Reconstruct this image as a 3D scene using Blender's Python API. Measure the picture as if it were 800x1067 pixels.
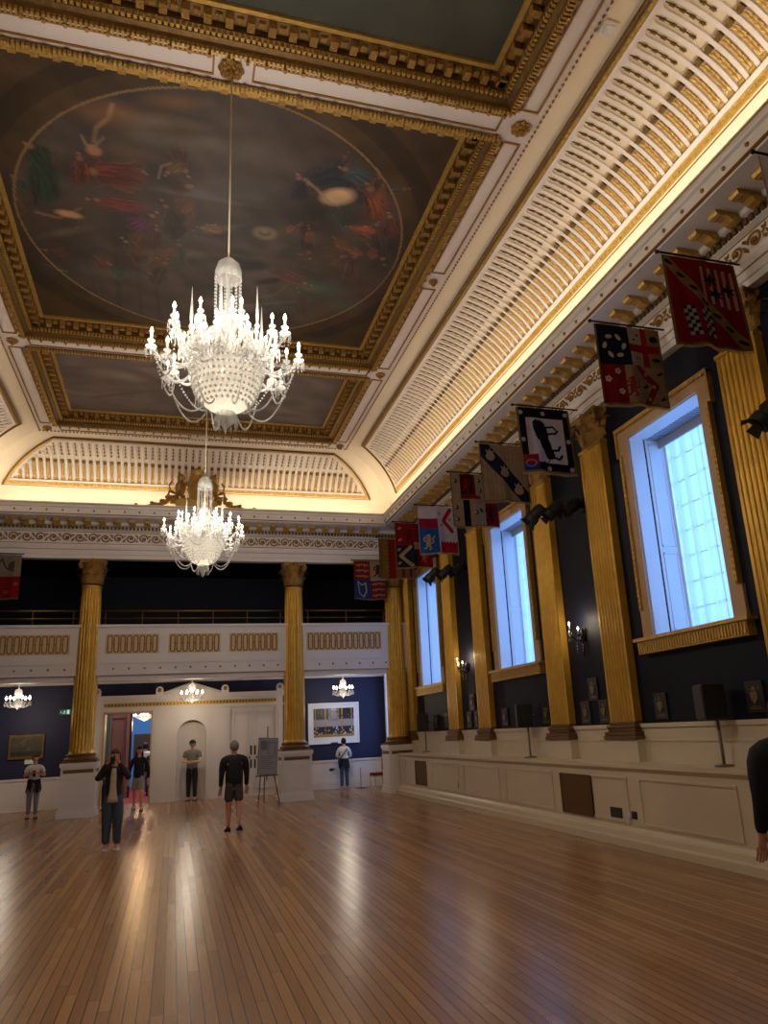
import bpy, bmesh, math, random
import numpy as np
from mathutils import Vector, Matrix
random.seed(7)
for o in list(bpy.data.objects): bpy.data.objects.remove(o, do_unlink=True)
SC = bpy.context.scene; COL = SC.collection
sin, cos, PI = math.sin, math.cos, math.pi
R = math.radians
# ------------------------------------------------------------ camera
FPX, YAW, PITCH, ROLL, PX, PY = 777.624, 0.30865, 0.270415, -0.0507358, 425.467, 544.036
H = 1.75
def cam_axes():
    cy, sy, cp, sp = cos(YAW), sin(YAW), cos(PITCH), sin(PITCH)
    f = Vector((sy*cp, cy*cp, sp)); r = Vector((cy, -sy, 0)); u = r.cross(f)
    c, s = cos(ROLL), sin(ROLL)
    return c*r+s*u, -s*r+c*u, f
CR, CU, CF = cam_axes()
cd = bpy.data.cameras.new('camera'); cam = bpy.data.objects.new('camera', cd); COL.objects.link(cam)
cam.matrix_world = Matrix(((CR.x, CU.x, -CF.x, 0), (CR.y, CU.y, -CF.y, 0), (CR.z, CU.z, -CF.z, H), (0, 0, 0, 1)))
cd.sensor_fit = 'HORIZONTAL'; cd.sensor_width = 36; cd.lens = FPX/800*36
cd.shift_x = (400-PX)/800; cd.shift_y = (PY-533.5)/800; cd.clip_start = .05; cd.clip_end = 300
SC.camera = cam
def ray(x, y): return CR*((x-PX)/FPX) - CU*((y-PY)/FPX) + CF
# ------------------------------------------------------------ world, exposure, big lights
W = bpy.data.worlds.new('world'); SC.world = W; W.use_nodes = True
bg = W.node_tree.nodes['Background']; bg.inputs[0].default_value = (.16, .38, 1, 1); bg.inputs[1].default_value = 2.0
SC.view_settings.view_transform = 'Standard'; SC.view_settings.look = 'None'
SC.view_settings.gamma = 1; SC.view_settings.exposure = 0; SC.view_settings.use_curve_mapping = False
def area(name, loc, rot, sx, sy, e, col):
    l = bpy.data.lights.new(name, 'AREA'); l.shape = 'RECTANGLE'; l.size = sx; l.size_y = sy; l.energy = e; l.color = col
    o = bpy.data.objects.new(name, l); COL.objects.link(o); o.location = loc; o.rotation_euler = rot; return o
WARM = (1, .88, .68); DAY = (.20, .47, 1)
COVE_E = 7.5          # watt per metre of hidden cove strip
def cove_strip(a, b, inward):
    a, b, n = Vector(a), Vector(b), Vector(inward)
    L = (b-a).length; z = -n.normalized(); x = (b-a).normalized(); y = z.cross(x)
    o = area('cove_light', (0, 0, 0), (0, 0, 0), L, .06, COVE_E*L, WARM)
    o.matrix_world = Matrix(((x.x, y.x, z.x, (a.x+b.x)/2), (x.y, y.y, z.y, (a.y+b.y)/2), (x.z, y.z, z.z, (a.z+b.z)/2), (0, 0, 0, 1)))
cove_strip((6.02, 1.5, 8.04), (6.02, 21.0, 8.04), (.35, 0, 1))
cove_strip((-5.02, 1.5, 8.04), (-5.02, 21.0, 8.04), (-.35, 0, 1))
cove_strip((-4.8, 21.18, 8.04), (5.8, 21.18, 8.04), (0, .35, 1))
cove_strip((-4.8, 1.35, 8.04), (5.8, 1.35, 8.04), (0, -.35, 1))
WIN = [(7.93, 9.69), (13.66, 15.42), (19.3, 21.04)]        # window openings along the right wall
WZ = (2.91, 6.11)
for (a, b) in WIN:
    area('daylight_and_fill', (7.95, (a+b)/2, 4.6), (0, R(90), 0), 3.4, 1.9, 60, DAY)
area('daylight_and_fill', (7.9, 24.1, 2.4), (0, R(90), 0), 2.6, 1.7, 75, DAY)
# ------------------------------------------------------------ material helpers
def srgb(c): return tuple(((v/255)/12.92 if v/255 <= .04045 else ((v/255+.055)/1.055)**2.4) for v in c)
def mat(name, col, rough=.5, metal=0, spec=.5, noise=0, nscale=5, bump=0, bscale=30, coat=0, emit=None, estr=0, lin=False, alpha=1, trans=0, ior=1.45, cell=False):
    m = bpy.data.materials.new(name); m.use_nodes = True; nt = m.node_tree; b = nt.nodes['Principled BSDF']
    c = col if lin else srgb(col)
    b.inputs['Base Color'].default_value = (*c, 1); b.inputs['Roughness'].default_value = rough
    b.inputs['Metallic'].default_value = metal; b.inputs['Specular IOR Level'].default_value = spec
    b.inputs['Coat Weight'].default_value = coat; b.inputs['Alpha'].default_value = alpha
    b.inputs['Transmission Weight'].default_value = trans; b.inputs['IOR'].default_value = ior
    if emit: b.inputs['Emission Color'].default_value = (*emit, 1); b.inputs['Emission Strength'].default_value = estr
    tc = nt.nodes.new('ShaderNodeTexCoord')
    if noise:
        n = nt.nodes.new('ShaderNodeTexNoise'); n.inputs['Scale'].default_value = nscale; n.inputs['Detail'].default_value = 4
        nt.links.new(tc.outputs['Object'], n.inputs['Vector'])
        mx = nt.nodes.new('ShaderNodeMix'); mx.data_type = 'RGBA'
        mx.inputs['A'].default_value = (*[v*(1-noise) for v in c], 1); mx.inputs['B'].default_value = (*[min(1, v*(1+noise)) for v in c], 1)
        nt.links.new(n.outputs['Fac'], mx.inputs['Factor']); nt.links.new(mx.outputs['Result'], b.inputs['Base Color'])
    if bump:
        if cell: n2 = nt.nodes.new('ShaderNodeTexVoronoi')
        else: n2 = nt.nodes.new('ShaderNodeTexNoise'); n2.inputs['Detail'].default_value = 3
        n2.inputs['Scale'].default_value = bscale
        nt.links.new(tc.outputs['Object'], n2.inputs['Vector'])
        bp = nt.nodes.new('ShaderNodeBump'); bp.inputs['Strength'].default_value = bump; bp.inputs['Distance'].default_value = .02
        nt.links.new(n2.outputs[0], bp.inputs['Height']); nt.links.new(bp.outputs['Normal'], b.inputs['Normal'])
    return m
def attr_mat(name, rough=.8, spec=.3, weave=0, bump=.0, bscale=60, trl=0):
    m = bpy.data.materials.new(name); m.use_nodes = True; nt = m.node_tree; b = nt.nodes['Principled BSDF']
    a = nt.nodes.new('ShaderNodeVertexColor'); a.layer_name = 'Col'
    nt.links.new(a.outputs['Color'], b.inputs['Base Color']); b.inputs['Roughness'].default_value = rough; b.inputs['Specular IOR Level'].default_value = spec
    if bump:
        tc = nt.nodes.new('ShaderNodeTexCoord'); n2 = nt.nodes.new('ShaderNodeTexNoise'); n2.inputs['Scale'].default_value = bscale
        bp = nt.nodes.new('ShaderNodeBump'); bp.inputs['Strength'].default_value = bump
        nt.links.new(tc.outputs['Object'], n2.inputs['Vector']); nt.links.new(n2.outputs[0], bp.inputs['Height']); nt.links.new(bp.outputs['Normal'], b.inputs['Normal'])
    return m
M = dict(
 cream=mat('cream_plaster', (222, 205, 178), .6, noise=.05, nscale=1.5),
 white=mat('white_paint', (212, 206, 202), .45, noise=.04, nscale=3),
 wains=mat('wainscot_paint', (205, 190, 166), .35, noise=.05, nscale=2),
 pink=mat('pinkish_plaster', (216, 203, 196), .55, noise=.05, nscale=2),
 gold=mat('gilding', (190, 152, 76), .42, metal=.5, noise=.35, nscale=14, bump=.4, bscale=45),
 goldcol=mat('gilded_column', (194, 148, 52), .4, metal=.4, noise=.28, nscale=5, bump=.12, bscale=25),
 golddark=mat('dark_gilding', (112, 84, 44), .45, metal=.55, noise=.5, nscale=16, bump=.5, bscale=45),
 goldorn=mat('gilded_ornament', (160, 122, 62), .42, metal=.6, noise=.5, nscale=30, bump=.6, bscale=60, cell=True),
 goldline=mat('old_gold_line', (150, 108, 52), .5, metal=.3, noise=.3, nscale=9),
 navy=mat('navy_wall', (10, 14, 32), .6, spec=.25, noise=.15, nscale=1.2),
 navylow=mat('navy_lower_wall', (24, 28, 62), .55, noise=.15, nscale=1.2),
 black=mat('black_plastic', (14, 14, 15), .5), blackmetal=mat('black_metal', (16, 16, 17), .35, metal=.6),
 bluewhite=mat('shutter_paint', (225, 228, 232), .5), tan=mat('tan_gilding', (150, 118, 74), .5, metal=.25, noise=.3, nscale=12), huskbed=mat('flute_ground', (196, 172, 132), .5), brass=mat('brass', (150, 110, 50), .3, metal=.9),
 beige=mat('beige_frame', (176, 142, 104), .5, noise=.08, nscale=6),
 grille=mat('bronze_grille', (98, 68, 24), .55, metal=.2), plaque=mat('plaque_board', (44, 38, 34), .5, noise=.3, nscale=20),
 plaquegold=mat('plaque_relief', (112, 92, 66), .5, noise=.3, nscale=40),
 rope=mat('rope', (188, 170, 140), .7), silver=mat('chrome', (170, 170, 170), .2, metal=1),
 bulb=mat('lit_bulb', (255, 230, 190), .5, emit=(1, .86, .62), estr=14),
 door=mat('door_paint', (205, 196, 186), .4), red=mat('red_velvet', (110, 22, 22), .8), carpet=mat('red_carpet', (120, 24, 20), .9),
 blue=mat('blue_wall', (60, 130, 200), .6), pinkwall=mat('pink_panelling', (150, 100, 84), .5), greenish=mat('green_drape', (96, 110, 84), .8),
 darkwood=mat('dark_wood', (46, 30, 18), .4), mahog=mat('easel_wood', (110, 72, 40), .5, noise=.2, nscale=20),
 skin=mat('skin', (196, 140, 112), .55), skin2=mat('skin_pale', (208, 160, 132), .55),
 paint=attr_mat('canvas_paint', .55, .4, bump=.06), cloth=attr_mat('banner_cloth', .9, .1, bump=.15, bscale=90), photo=attr_mat('printed_photo', .4, .4),
)
M['bulb'].cycles.emission_sampling = 'NONE'
def crystal(name, density=.5):
    m = bpy.data.materials.new(name); m.use_nodes = True; nt = m.node_tree; b = nt.nodes['Principled BSDF']
    b.inputs['Base Color'].default_value = (.55, .54, .52, 1); b.inputs['Roughness'].default_value = .12
    b.inputs['Specular IOR Level'].default_value = 1.0
    tr = nt.nodes.new('ShaderNodeBsdfTransparent'); tl = nt.nodes.new('ShaderNodeBsdfTranslucent'); tl.inputs[0].default_value = (.6, .59, .56, 1)
    m1 = nt.nodes.new('ShaderNodeMixShader'); m1.inputs[0].default_value = .5
    m2 = nt.nodes.new('ShaderNodeMixShader'); m2.inputs[0].default_value = density
    nt.links.new(b.outputs[0], m1.inputs[1]); nt.links.new(tl.outputs[0], m1.inputs[2])
    nt.links.new(tr.outputs[0], m2.inputs[1]); nt.links.new(m1.outputs[0], m2.inputs[2])
    nt.links.new(m2.outputs[0], nt.nodes['Material Output'].inputs[0])
    tc = nt.nodes.new('ShaderNodeTexCoord'); v = nt.nodes.new('ShaderNodeTexVoronoi'); v.inputs['Scale'].default_value = 45
    bp = nt.nodes.new('ShaderNodeBump'); bp.inputs['Strength'].default_value = .8; bp.inputs['Distance'].default_value = .02
    nt.links.new(tc.outputs['Object'], v.inputs['Vector']); nt.links.new(v.outputs[0], bp.inputs['Height']); nt.links.new(bp.outputs['Normal'], b.inputs['Normal'])
    return m
M['crystal'] = crystal('cut_crystal', .55); M['bowl'] = crystal('crystal_bead_net', .75)
# sheer curtain: thin cloth that daylight shines through
m = bpy.data.materials.new('sheer_cloth'); m.use_nodes = True; nt = m.node_tree; b = nt.nodes['Principled BSDF']
b.inputs['Base Color'].default_value = (.8, .84, .9, 1); b.inputs['Roughness'].default_value = .9
tl = nt.nodes.new('ShaderNodeBsdfTranslucent'); tl.inputs[0].default_value = (.85, .9, .95, 1)
tr = nt.nodes.new('ShaderNodeBsdfTransparent')
m1 = nt.nodes.new('ShaderNodeMixShader'); m1.inputs[0].default_value = .6
m2 = nt.nodes.new('ShaderNodeMixShader'); m2.inputs[0].default_value = .2
nt.links.new(b.outputs[0], m1.inputs[1]); nt.links.new(tl.outputs[0], m1.inputs[2])
nt.links.new(m1.outputs[0], m2.inputs[1]); nt.links.new(tr.outputs[0], m2.inputs[2]); nt.links.new(m2.outputs[0], nt.nodes['Material Output'].inputs[0])
tcs = nt.nodes.new('ShaderNodeTexCoord'); mps = nt.nodes.new('ShaderNodeMapping'); mps.inputs['Scale'].default_value = (0, 9, .12); nss = nt.nodes.new('ShaderNodeTexNoise'); nss.inputs['Scale'].default_value = 1.6; nss.inputs['Detail'].default_value = 3
mrs = nt.nodes.new('ShaderNodeMapRange'); mrs.inputs['From Min'].default_value = .35; mrs.inputs['From Max'].default_value = .65; mrs.inputs['To Min'].default_value = .02; mrs.inputs['To Max'].default_value = .38
nt.links.new(tcs.outputs['Object'], mps.inputs[0]); nt.links.new(mps.outputs[0], nss.inputs['Vector']); nt.links.new(nss.outputs['Fac'], mrs.inputs['Value']); nt.links.new(mrs.outputs[0], m2.inputs[0])
M['sheer'] = m
# plank floor
m = bpy.data.materials.new('oak_planks'); m.use_nodes = True; nt = m.node_tree; b = nt.nodes['Principled BSDF']
tc = nt.nodes.new('ShaderNodeTexCoord'); mp = nt.nodes.new('ShaderNodeMapping'); mp.inputs['Rotation'].default_value = (0, 0, R(90))
nt.links.new(tc.outputs['Object'], mp.inputs['Vector'])
def nd(op, a, b_=None, c=None):
    n = nt.nodes.new('ShaderNodeMath'); n.operation = op
    for k, v in enumerate((a, b_, c)):
        if v is None: continue
        if isinstance(v, (int, float)): n.inputs[k].default_value = v
        else: nt.links.new(v, n.inputs[k])
    return n.outputs[0]
sp_ = nt.nodes.new('ShaderNodeSeparateXYZ'); nt.links.new(tc.outputs['Object'], sp_.inputs[0])
u_ = nd('DIVIDE', sp_.outputs[0], .086); row = nd('FLOOR', u_); fu = nd('FRACT', u_)
wn = nt.nodes.new('ShaderNodeTexWhiteNoise'); wn.noise_dimensions = '1D'; nt.links.new(row, wn.inputs['W'])
v_ = nd('DIVIDE', nd('ADD', sp_.outputs[1], nd('MULTIPLY', wn.outputs['Value'], 9.0)), 3.7); seg = nd('FLOOR', v_); fv = nd('FRACT', v_)
wn2 = nt.nodes.new('ShaderNodeTexWhiteNoise'); wn2.noise_dimensions = '2D'; cb = nt.nodes.new('ShaderNodeCombineXYZ'); nt.links.new(row, cb.inputs[0]); nt.links.new(seg, cb.inputs[1]); nt.links.new(cb.outputs[0], wn2.inputs['Vector'])
gap = nd('MAXIMUM', nd('LESS_THAN', fu, .075), nd('LESS_THAN', fv, .0016))
tone = nt.nodes.new('ShaderNodeMix'); tone.data_type = 'RGBA'; tone.inputs['A'].default_value = (*srgb((178, 134, 92)), 1); tone.inputs['B'].default_value = (*srgb((150, 108, 70)), 1); nt.links.new(wn2.outputs['Value'], tone.inputs['Factor'])
mp2 = nt.nodes.new('ShaderNodeMapping'); mp2.inputs['Scale'].default_value = (34, 1.2, 1); nt.links.new(tc.outputs['Object'], mp2.inputs['Vector'])
ng = nt.nodes.new('ShaderNodeTexNoise'); ng.inputs['Scale'].default_value = 2; ng.inputs['Detail'].default_value = 3; nt.links.new(mp2.outputs[0], ng.inputs['Vector'])
mx = nt.nodes.new('ShaderNodeMix'); mx.data_type = 'RGBA'; mx.blend_type = 'MULTIPLY'; mx.inputs['Factor'].default_value = .5
rp = nt.nodes.new('ShaderNodeValToRGB'); rp.color_ramp.elements[0].position = .3; rp.color_ramp.elements[0].color = (.74, .70, .66, 1); rp.color_ramp.elements[1].position = .7; rp.color_ramp.elements[1].color = (1, 1, 1, 1)
nt.links.new(ng.outputs['Fac'], rp.inputs[0]); nt.links.new(tone.outputs['Result'], mx.inputs['A']); nt.links.new(rp.outputs[0], mx.inputs['B'])
gm = nt.nodes.new('ShaderNodeMix'); gm.data_type = 'RGBA'; gm.inputs['B'].default_value = (*srgb((58, 38, 24)), 1); nt.links.new(gap, gm.inputs['Factor']); nt.links.new(mx.outputs['Result'], gm.inputs['A']); nt.links.new(gm.outputs['Result'], b.inputs['Base Color'])
b.inputs['Roughness'].default_value = .26; b.inputs['Specular IOR Level'].default_value = .45
M['floor'] = m
# ------------------------------------------------------------ mesh builder
class MB:
    def __init__(s): s.v = []; s.f = []; s.M = Matrix.Identity(4); s.idn = True
    def at(s, m): s.M = m; s.idn = False; return s
    def addv(s, p):
        if not s.idn: p = s.M @ Vector(p)
        s.v.append((p[0], p[1], p[2])); return len(s.v)-1
    def quad(s, a, b, c, d):
        i = [s.addv(p) for p in (a, b, c, d)]; s.f.append(i)
    def poly(s, pts): s.f.append([s.addv(p) for p in pts])
    def box(s, x0, x1, y0, y1, z0, z1):
        i = [s.addv((x, y, z)) for x in (x0, x1) for y in (y0, y1) for z in (z0, z1)]
        for f in ((0, 1, 3, 2), (4, 6, 7, 5), (0, 4, 5, 1), (2, 3, 7, 6), (0, 2, 6, 4), (1, 5, 7, 3)): s.f.append([i[k] for k in f])
        return s
    def grid(s, fn, nu, nv, cu=False, cv=False):
        b = len(s.v)
        for i in range(nu):
            for j in range(nv): s.addv(fn(i, j))
        for i in range(nu if cu else nu-1):
            for j in range(nv if cv else nv-1):
                i2 = (i+1) % nu; j2 = (j+1) % nv
                s.f.append([b+i*nv+j, b+i2*nv+j, b+i2*nv+j2, b+i*nv+j2])
        return s
    def lathe(s, prof, n=16, c=(0, 0, 0), rf=None, cap=True):
        b = len(s.v)
        def fn(i, j):
            a = 2*PI*i/n; r, z = prof[j]
            if rf: r = r*rf(a)
            return (c[0]+r*cos(a), c[1]+r*sin(a), c[2]+z)
        s.grid(fn, n, len(prof), cu=True)
        if cap:
            m_ = len(prof)
            if prof[0][0] > 1e-4: s.f.append([b+i*m_ for i in range(n)][::-1])
            if prof[-1][0] > 1e-4: s.f.append([b+i*m_+m_-1 for i in range(n)])
        return s
    def tube(s, pts, r, n=6, taper=None, closed=False):
        pts = [Vector(p) for p in pts]; N = len(pts)
        fr = []; up = Vector((0, 0, 1))
        for k in range(N):
            d = (pts[(k+1) % N if closed else min(k+1, N-1)]-pts[(k-1) % N if closed else max(k-1, 0)]).normalized()
            u = up if abs(d.z) < .95 else Vector((1, 0, 0))
            a = d.cross(u).normalized()
            if fr and fr[-1][0].dot(a) < 0: a = -a
            fr.append((a, d.cross(a).normalized()))
        b = len(s.v)
        def fn(i, j):
            rr = r if taper is None else r*(1+(taper-1)*i/(N-1))
            if callable(r): rr = r(i/(N-1))
            a, c = fr[i]; t = 2*PI*j/n
            return pts[i]+a*(rr*cos(t))+c*(rr*sin(t))
        s.grid(fn, N, n, cu=closed, cv=True)
        if not closed: s.f.append([b+j for j in range(n)]); s.f.append([b+(N-1)*n+j for j in range(n)][::-1])
        return s
    def ball(s, c, r, nu=8, nv=6):
        rr = r if hasattr(r, '__len__') else (r, r, r); b = len(s.v)
        def fn(i, j):
            a = 2*PI*i/nu; t = PI*(j)/(nv-1)-PI/2
            return (c[0]+rr[0]*cos(t)*cos(a), c[1]+rr[1]*cos(t)*sin(a), c[2]+rr[2]*sin(t))
        return s.grid(fn, nu, nv, cu=True)
    def octa(s, c, rx, ry, rz):
        b = len(s.v)
        for d in ((rx, 0, 0), (0, ry, 0), (-rx, 0, 0), (0, -ry, 0), (0, 0, rz), (0, 0, -rz)): s.addv((c[0]+d[0], c[1]+d[1], c[2]+d[2]))
        for k in range(4): s.f.append([b+k, b+(k+1) % 4, b+4]); s.f.append([b+(k+1) % 4, b+k, b+5])
        return s
    def prism(s, poly, fn0, fn1):   # polygon swept between two placements
        a = [s.addv(fn0(p)) for p in poly]; c = [s.addv(fn1(p)) for p in poly]; n = len(poly)
        s.f.append(a[::-1]); s.f.append(c)
        for k in range(n): s.f.append([a[k], a[(k+1) % n], c[(k+1) % n], c[k]])
        return s
    def obj(s, name, m, parent=None, smooth=False, bevel=0, angle=None):
        me = bpy.data.meshes.new(name); me.from_pydata(s.v, [], s.f)
        if m is not None: me.materials.append(M[m] if isinstance(m, str) else m)
        bm = bmesh.new(); bm.from_mesh(me); bmesh.ops.recalc_face_normals(bm, faces=bm.faces); bm.to_mesh(me); bm.free()
        if smooth:
            for p in me.polygons: p.use_smooth = True
            if angle: me.set_sharp_from_angle(angle=R(angle))
        o = bpy.data.objects.new(name, me); COL.objects.link(o)
        if parent is not None: o.parent = parent
        if bevel:
            md = o.modifiers.new('bevel', 'BEVEL'); md.width = bevel; md.segments = 2; md.limit_method = 'ANGLE'
        return o
def thing(name, label, cat, loc=(0, 0, 0), rz=0, group=None):
    o = bpy.data.objects.new(name, None); COL.objects.link(o); o.location = loc; o.rotation_euler = (0, 0, rz); o.empty_display_size = .1
    o['label'] = label; o['category'] = cat
    if group: o['group'] = group
    return o
def tag(o, label, cat, group=None):
    o['label'] = label; o['category'] = cat
    if group: o['group'] = group
    return o
def struct(o): o['kind'] = 'structure'; return o
def dup(root, loc=None, rz=None, label=None, group=None):
    def cp(o, par):
        c = o.copy(); COL.objects.link(c)
        if par is not None: c.parent = par
        for ch in o.children: cp(ch, c)
        return c
    r = cp(root, None)
    if loc is not None: r.location = loc
    if rz is not None: r.rotation_euler = (0, 0, rz)
    if label: r['label'] = label
    if group: r['group'] = group
    return r
# ------------------------------------------------------------ tiny raster painter (for banners and canvases, baked into vertex colours)
class Pic:
    def __init__(s, w, h, col, n=100):
        s.nx = max(2, int(n)); s.ny = max(2, int(n*h/w)); s.w = w; s.h = h
        s.X, s.Y = np.meshgrid(np.linspace(0, w, s.nx), np.linspace(0, h, s.ny))     # Y up
        s.a = np.zeros((s.ny, s.nx, 3)); s.a[:] = srgb(col)
    def put(s, mask, col, al=1.0):
        c = np.array(srgb(col)); mk = np.clip(mask*1.0, 0, 1)[..., None]*al; s.a = s.a*(1-mk)+c*mk
    def rect(s, x0, x1, y0, y1, col, al=1): s.put((s.X >= x0) & (s.X <= x1) & (s.Y >= y0) & (s.Y <= y1), col, al)
    def poly(s, pts, col, al=1):
        ins = np.zeros(s.X.shape, bool); n = len(pts)
        for i in range(n):
            x0, y0 = pts[i]; x1, y1 = pts[(i+1) % n]
            if y0 == y1: continue
            c = ((y0 > s.Y) != (y1 > s.Y)) & (s.X < (x1-x0)*(s.Y-y0)/(y1-y0)+x0); ins ^= c
        s.put(ins, col, al)
    def ell(s, cx, cy, rx, ry, col, ang=0, al=1, soft=0):
        c, q = cos(ang), sin(ang); dx, dy = s.X-cx, s.Y-cy
        d = ((dx*c+dy*q)/rx)**2+((-dx*q+dy*c)/ry)**2
        s.put((d < 1) if not soft else np.clip((1-np.sqrt(d))/soft, 0, 1), col, al)
    def ring(s, cx, cy, rx, ry, wd, col, al=1):
        d = np.sqrt(((s.X-cx)/rx)**2+((s.Y-cy)/ry)**2); s.put(abs(d-1) < wd/min(rx, ry), col, al)
    def line(s, pts, w, col, al=1, soft=0):
        best = np.full(s.X.shape, 1e9)
        for (x0, y0), (x1, y1) in zip(pts[:-1], pts[1:]):
            L = max((x1-x0)**2+(y1-y0)**2, 1e-9); t = np.clip(((s.X-x0)*(x1-x0)+(s.Y-y0)*(y1-y0))/L, 0, 1)
            best = np.minimum(best, np.hypot(s.X-x0-t*(x1-x0), s.Y-y0-t*(y1-y0)))
        s.put((best < w/2) if not soft else np.clip((w/2-best)/(soft*w/2), 0, 1), col, al)
    def noise(s, amt, seed=1, k=6):
        r = np.random.RandomState(seed); f = np.zeros(s.X.shape)
        for _ in range(24):
            a = r.rand()*6.28; q = (1.5+r.rand()*k)*6.28/max(s.w, s.h); f += np.sin((s.X*cos(a)+s.Y*sin(a))*q+r.rand()*6.28)
        f += r.randn(*s.X.shape)*1.2
        s.a = np.clip(s.a*(1+amt*f/5)[..., None], 0, 1)
    def dim(s, k): s.a = np.clip(s.a*k, 0, 1)
    def mesh(s, name, place, m, parent=None):
        vs = [place(s.X[j, i], s.Y[j, i]) for j in range(s.ny) for i in range(s.nx)]
        fs = [(j*s.nx+i, j*s.nx+i+1, (j+1)*s.nx+i+1, (j+1)*s.nx+i) for j in range(s.ny-1) for i in range(s.nx-1)]
        me = bpy.data.meshes.new(name); me.from_pydata(vs, [], fs); me.materials.append(M[m])
        ca = me.color_attributes.new('Col', 'FLOAT_COLOR', 'POINT')
        ca.data.foreach_set('color', np.concatenate([s.a.reshape(-1, 3), np.ones((s.nx*s.ny, 1))], 1).astype(np.float32).ravel())
        me.polygons.foreach_set('use_smooth', [True]*len(fs))
        o = bpy.data.objects.new(name, me); COL.objects.link(o)
        if parent is not None: o.parent = parent
        return o
# ============================================================ ROOM
RX, LX, FY, NY = 6.9, -5.9, 25.4, -2.5
AX = .5
def sbox(name, m, *boxes, parent=None):
    b = MB()
    for q in boxes: b.box(*q)
    o = b.obj(name, m, parent)
    if parent is None: struct(o)
    return o
sbox('floor', 'floor', (LX-.2, RX+.2, NY-.2, 25.42, -.15, 0))
# right wall: solid, 0.7 m thick, pierced by three tall windows and the low one under the gallery
ow = 7.6; bx = []; y = NY-.2
for (a, b) in WIN:
    bx += [(RX, ow, y, a, 1.1, 8.2), (RX, ow, a, b, 1.1, WZ[0]), (RX, ow, a, b, WZ[1], 8.2)]; y = b
bx += [(RX, ow, y, 22.6, 1.1, 8.2), (RX, ow, NY-.2, 22.6, 0, 1.1)]
sbox('wall_right', 'navy', *bx)
sbox('wall_right_gallery', 'navylow', (RX, ow, 22.6, 23.2, 0, 7.2), (RX, ow, 25.0, 25.6, 0, 7.2), (RX, ow, 23.2, 25.0, 0, 1.1), (RX, ow, 23.2, 25.0, 3.66, 7.2))
sbox('wall_left', 'navy', (LX-.3, LX, NY-.2, 25.6, 0, 8.2))
sbox('wall_back', 'navy', (LX-.3, ow, NY-.4, NY, 0, 8.2))
# far wall with the doorway to the next room
DX0, DX1, DZ = -2.0, -.6, 2.68
sbox('wall_front', 'navylow', (LX-.3, DX0, FY, FY+.2, 0, 3.75), (DX1, ow, FY, FY+.2, 0, 3.75), (DX0, DX1, FY, FY+.2, DZ, 3.75))
sbox('wall_front_gallery', 'navy', (LX-.3, ow, FY, FY+.2, 3.75, 8.2))
sbox('ceiling_sky_shield', 'cream', (LX-.3, ow, NY-.4, 26, 10.15, 10.25), (ow-.1, ow, NY-.4, 26, 8.2, 10.15), (LX-.3, LX-.2, NY-.4, 26, 8.2, 10.15), (LX-.3, ow, NY-.4, NY-.3, 8.2, 10.15), (LX-.3, ow, FY+.1, FY+.2, 8.2, 10.15))  # unseen outer shell, added to keep sky light from leaking in
sbox('ceiling_gallery', 'navy', (LX, RX, 22.3, FY, 6.95, 7.1), (LX, RX, NY, .3, 6.95, 7.1))
# ---------------------------------------------------------- entablature that runs round the hall
RP, LP, FP, NP_ = 6.76, -5.76, 21.9, .66
def lift(z): return z+.17*max(0, 8.05-z)/1.3
def ring_obj(name, m, prof, smooth=False):
    b = MB(); n = len(prof)
    cs = []
    for (p, z) in prof:
        cs.append([(RP-.977*p, NP_+p, z), (RP-.977*p, FP-p, z), (LP+.977*p, FP-p, z), (LP+.977*p, NP_+p, z)])
    for k in range(4):
        for j in range(n):
            j2 = (j+1) % n; L_ = (lambda q: (q[0], q[1], lift(q[2]))) if k in (0, 2) else (lambda q: q); b.quad(*[L_(q) for q in (cs[j][k], cs[j][(k+1) % 4], cs[j2][(k+1) % 4], cs[j2][k])])
    return struct(b.obj(name, m))
ENT = [(-.25, 6.75), (0, 6.75), (0, 6.86), (.025, 6.865), (.025, 7.0), (.05, 7.01), (.085, 7.09), (.09, 7.14), (0, 7.16), (0, 7.53), (.04, 7.545), (.08, 7.56), (.08, 7.66), (.16, 7.69), (.18, 7.76), (.74, 7.765), (.74, 7.80), (.79, 7.81), (.80, 7.97), (.84, 7.99), (.85, 8.03), (.87, 8.05), (.87, 8.11), (.81, 8.11), (.79, 7.95), (-.25, 7.95)]
ring_obj('trim_1', 'white', ENT)
def spt(side, u, p, z):
    if side == 'r': return (RP-.977*p, u, lift(z))
    if side == 'l': return (LP+.977*p, u, lift(z))
    return (u, FP-p, z)
SIDES = [('r', 1.6, 21.0), ('l', 10.0, 21.0), ('f', LP+.78, RP-.78)]
bs, bm_, bd, bf = MB(), MB(), MB(), MB()
def bar(b, side, u, hw, p0, p1, z0, z1):
    pts = [spt(side, a, c, d) for a in (u-hw, u+hw) for c in (p0, p1) for d in (z0, z1)]
    i = [b.addv(q) for q in pts]
    for f in ((0, 1, 3, 2), (4, 6, 7, 5), (0, 4, 5, 1), (2, 3, 7, 6), (0, 2, 6, 4), (1, 5, 7, 3)): b.f.append([i[k] for k in f])
MOD = [(.16, 7.765), (.52, 7.765), (.53, 7.73), (.51, 7.69), (.45, 7.675), (.40, 7.70), (.33, 7.68), (.27, 7.63), (.20, 7.61), (.16, 7.62)]
for side, u0, u1 in SIDES:
    n = int((u1-u0)/.385); st = (u1-u0)/n
    for k in range(n):
        u = u0+(k+.5)*st
        if side != 'f' and u > 20.9: continue
        bm_.prism(MOD, lambda q: spt(side, u-.075, q[0], q[1]), lambda q: spt(side, u+.075, q[0], q[1]))
        c = spt(side, u+.19, .80, 7.9); bs.ball(c, .032, 6, 4)
    n = int((u1-u0+1.2)/.1)
    for k in range(n): bar(bd, side, u0+(k+.5)*.1-.3, .032, .06, .13, 7.57, 7.655)
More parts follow.
